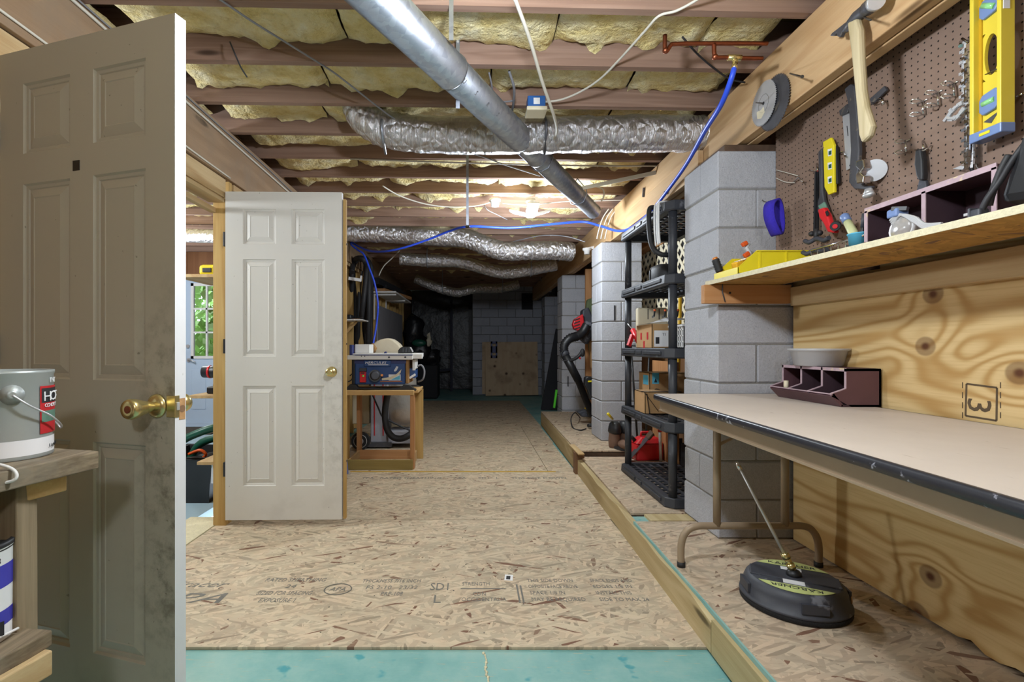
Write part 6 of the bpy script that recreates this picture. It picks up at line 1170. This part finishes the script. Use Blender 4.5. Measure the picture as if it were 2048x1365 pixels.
t = thing('awl_handle', 'pale green handled screwdriver leaning left out of the light blue cup', 'screwdriver', c+V((.01,.02,.01))); q0, q1 = c+V((.012,.0,.03)), on_side(1688,431,1.47); d = q1-q0; part(t, 'green_handle', G().tube([q0,q0+d*.5,q0+d*.8],[.010,.016,.014],12), m.setdefault('pale_green2', plain('pale_olive','#c3c798',.4))); part(t, 'end_cap', G().tube([q0+d*.8,q0+d*.97,q1],[.0155,.017,.012],12), m['label_blue' if False else 'lens_blue'])
t = thing('snack_bag', 'crumpled red and gold packet lying on the wall shelf', 'packet', (1.42,1.8,SZ)); yq = onshelf(1757,1.40); g = G(); nx_ = 8
vs = []; 
for i in range(nx_+1):
    for j in range(5): s_, r_ = i/nx_, j/4; vs.append((1.37+.09*r_, yq+.055-.11*s_, SZ+.004+.030*math.sin(PI*s_)*math.sin(PI*(.15+.7*r_))+.008*noise.noise((i*.9,j*.8,2))))
part(t, 'packet_foil', g.add(vs, [(i*5+j,i*5+j+1,i*5+j+6,i*5+j+5) for i in range(nx_) for j in range(4)], True), m.setdefault('gold_foil', plain('gold_foil','#a98a4c',.35,.6,.4,60))); part(t, 'red_band', G().tube([V(vs[i*5+2])+V((0,0,.004)) for i in range(2,nx_+1)],.008,6).tube([V(vs[i*5+4])+V((0,0,.002)) for i in range(0,nx_)],.007,6), m['label_red'])
t = thing('leather_strap', 'brown leather loop lying on the wall shelf edge by the blue cup', 'strap', (1.38,1.85,SZ)); part(t, 'strap_loop', G().tube(smooth_path([(1.40,onshelf(1722,1.40),SZ+.03),(1.37,onshelf(1730,1.37),SZ+.024),(1.36,onshelf(1745,1.36),SZ+.012),(1.38,onshelf(1755,1.38),SZ+.010)]),.010,8), m['leather'])
# plum cubby on the shelf
t = thing('divided_bin', 'plum open fronted cubby on the wall shelf below the saw chains', 'bin', (1.49,1.6,SZ)); ca, cb = onshelf(1733,1.415), onshelf(1990,1.415); zt = SZ+.155; xf, xb = 1.415, 1.545
for y in (ca, ca+(cb-ca)*.52, cb): part(t, 'divider', G().box(xf,xb,y-.006,y+.006,SZ,zt), m['plum_dark'])
part(t, 'back_panel', G().box(xb-.006,xb,cb,ca,SZ,zt), m['plum_dark']); part(t, 'top_panel', G().box(xf,xb,cb,ca,zt,zt+.010), m['purple']); part(t, 'bottom_panel', G().box(xf,xb,cb,ca,SZ,SZ+.008), m['plum_dark'])
g = G().box(xf-.003,xf,cb-.006,ca+.006,zt-.006,zt+.011)
for y in (ca, ca+(cb-ca)*.52, cb): g.box(xf-.003,xf,y-.007,y+.007,SZ,zt)
part(t, 'worn_edge', g, m['purple_edge'], label='worn pale front edges')
# safety goggles
t = thing('safety_goggles', 'clear safety goggles with dark clip lying on the wall shelf edge', 'goggles', (1.36,1.62,SZ)); yg = lambda u: onshelf(u,1.345)
Mg = Matrix.Translation((1.345,yg(1800),SZ+.040)) @ Matrix.Rotation(-PI/2,4,'Y') @ Matrix.Rotation(.3,4,'Z'); part(t, 'goggle_lens', G().lathe([(.001,.004),(.030,.002),(.034,-.004),(.036,-.012)], Mg, 28, False, sx=1.0, sy=1.15), m.setdefault('goggle', plain('goggle_plastic','#a9a5a2',.22,var=.05,trans=.35))); part(t, 'goggle_skirt', G().lathe([(.034,-.003),(.039,-.002),(.040,-.010),(.037,-.034),(.034,-.034)], Mg, 28, False, sx=1.0, sy=1.15), m['bowl'])
for k in range(4): part(t, 'goggle_strap', G().tube(smooth_path([(1.350-.003*k,yg(1783),SZ+.055+.006*k),(1.345,yg(1800),SZ+.082+.005*k-.004*k),(1.345,yg(1830),SZ+.062-.005*k),(1.345,yg(1850),SZ+.034-.004*k),(1.345,yg(1884),SZ+.022-.003*k)]),.0045,6), m['bowl'])
part(t, 'goggle_clip', G().box(1.335,1.375,yg(1800),yg(1778),SZ+.080,SZ+.108), m['lens_blue'], .006); part(t, 'clip_hinge', G().bar((1.34,yg(1788),SZ+.108),(1.36,yg(1806),SZ+.100),.02,.012), m['black'])
# plug, black bag
t = thing('power_plug', 'dark two prong plug with cord lying on the wall shelf before the cubby', 'plug', (1.36,1.42,SZ)); yp = lambda u: onshelf(u,1.35); part(t, 'plug_body', G().box(1.338,1.366,yp(1968),yp(1945),SZ+.006,SZ+.036), m['dusty'], .005); part(t, 'plug_body', G().box(1.335,1.369,yp(1950),yp(1945),SZ+.002,SZ+.042), m['dusty'], .003)
for z in (.012,.030): part(t, 'plug_prong', G().box(1.350,1.354,yp(1946),yp(1927),SZ+z-.003,SZ+z+.004), m['steel'])
part(t, 'plug_cord', G().tube(smooth_path([(1.352,yp(1962),SZ+.03),(1.355,yp(1972),SZ+.06),(1.37,yp(1985),SZ+.10),(1.38,yp(2005),SZ+.15),(1.40,yp(2025),SZ+.20)]),.0075,8), m['black_cable'])
t = thing('tool_bag', 'black fabric bag sagging on the wall shelf at the right edge', 'bag', (1.42,1.25,SZ)); g = G()
q_ = [on_side(a,b,1.375) for a,b in [(1990,412),(1996,388),(2010,345),(2025,300),(2040,258),(2075,235),(2150,230),(2150,388),(2060,402)]]; part(t, 'bag_body', G().prism([(-p.y,p.z) for p in q_], .085, frame_side(1.46,0,0)), m['black'], .03); part(t, 'bag_strap', G().tube(smooth_path([on_side(1978,412,1.365),on_side(1984,388,1.365),on_side(2000,345,1.37),on_side(2018,310,1.38)]),.008,8), m['rubber']); part(t, 'bag_buckle', side_poly([(1978,408),(1986,378),(1994,381),(1989,410)], 1.385, .010), m['dusty'], .004)
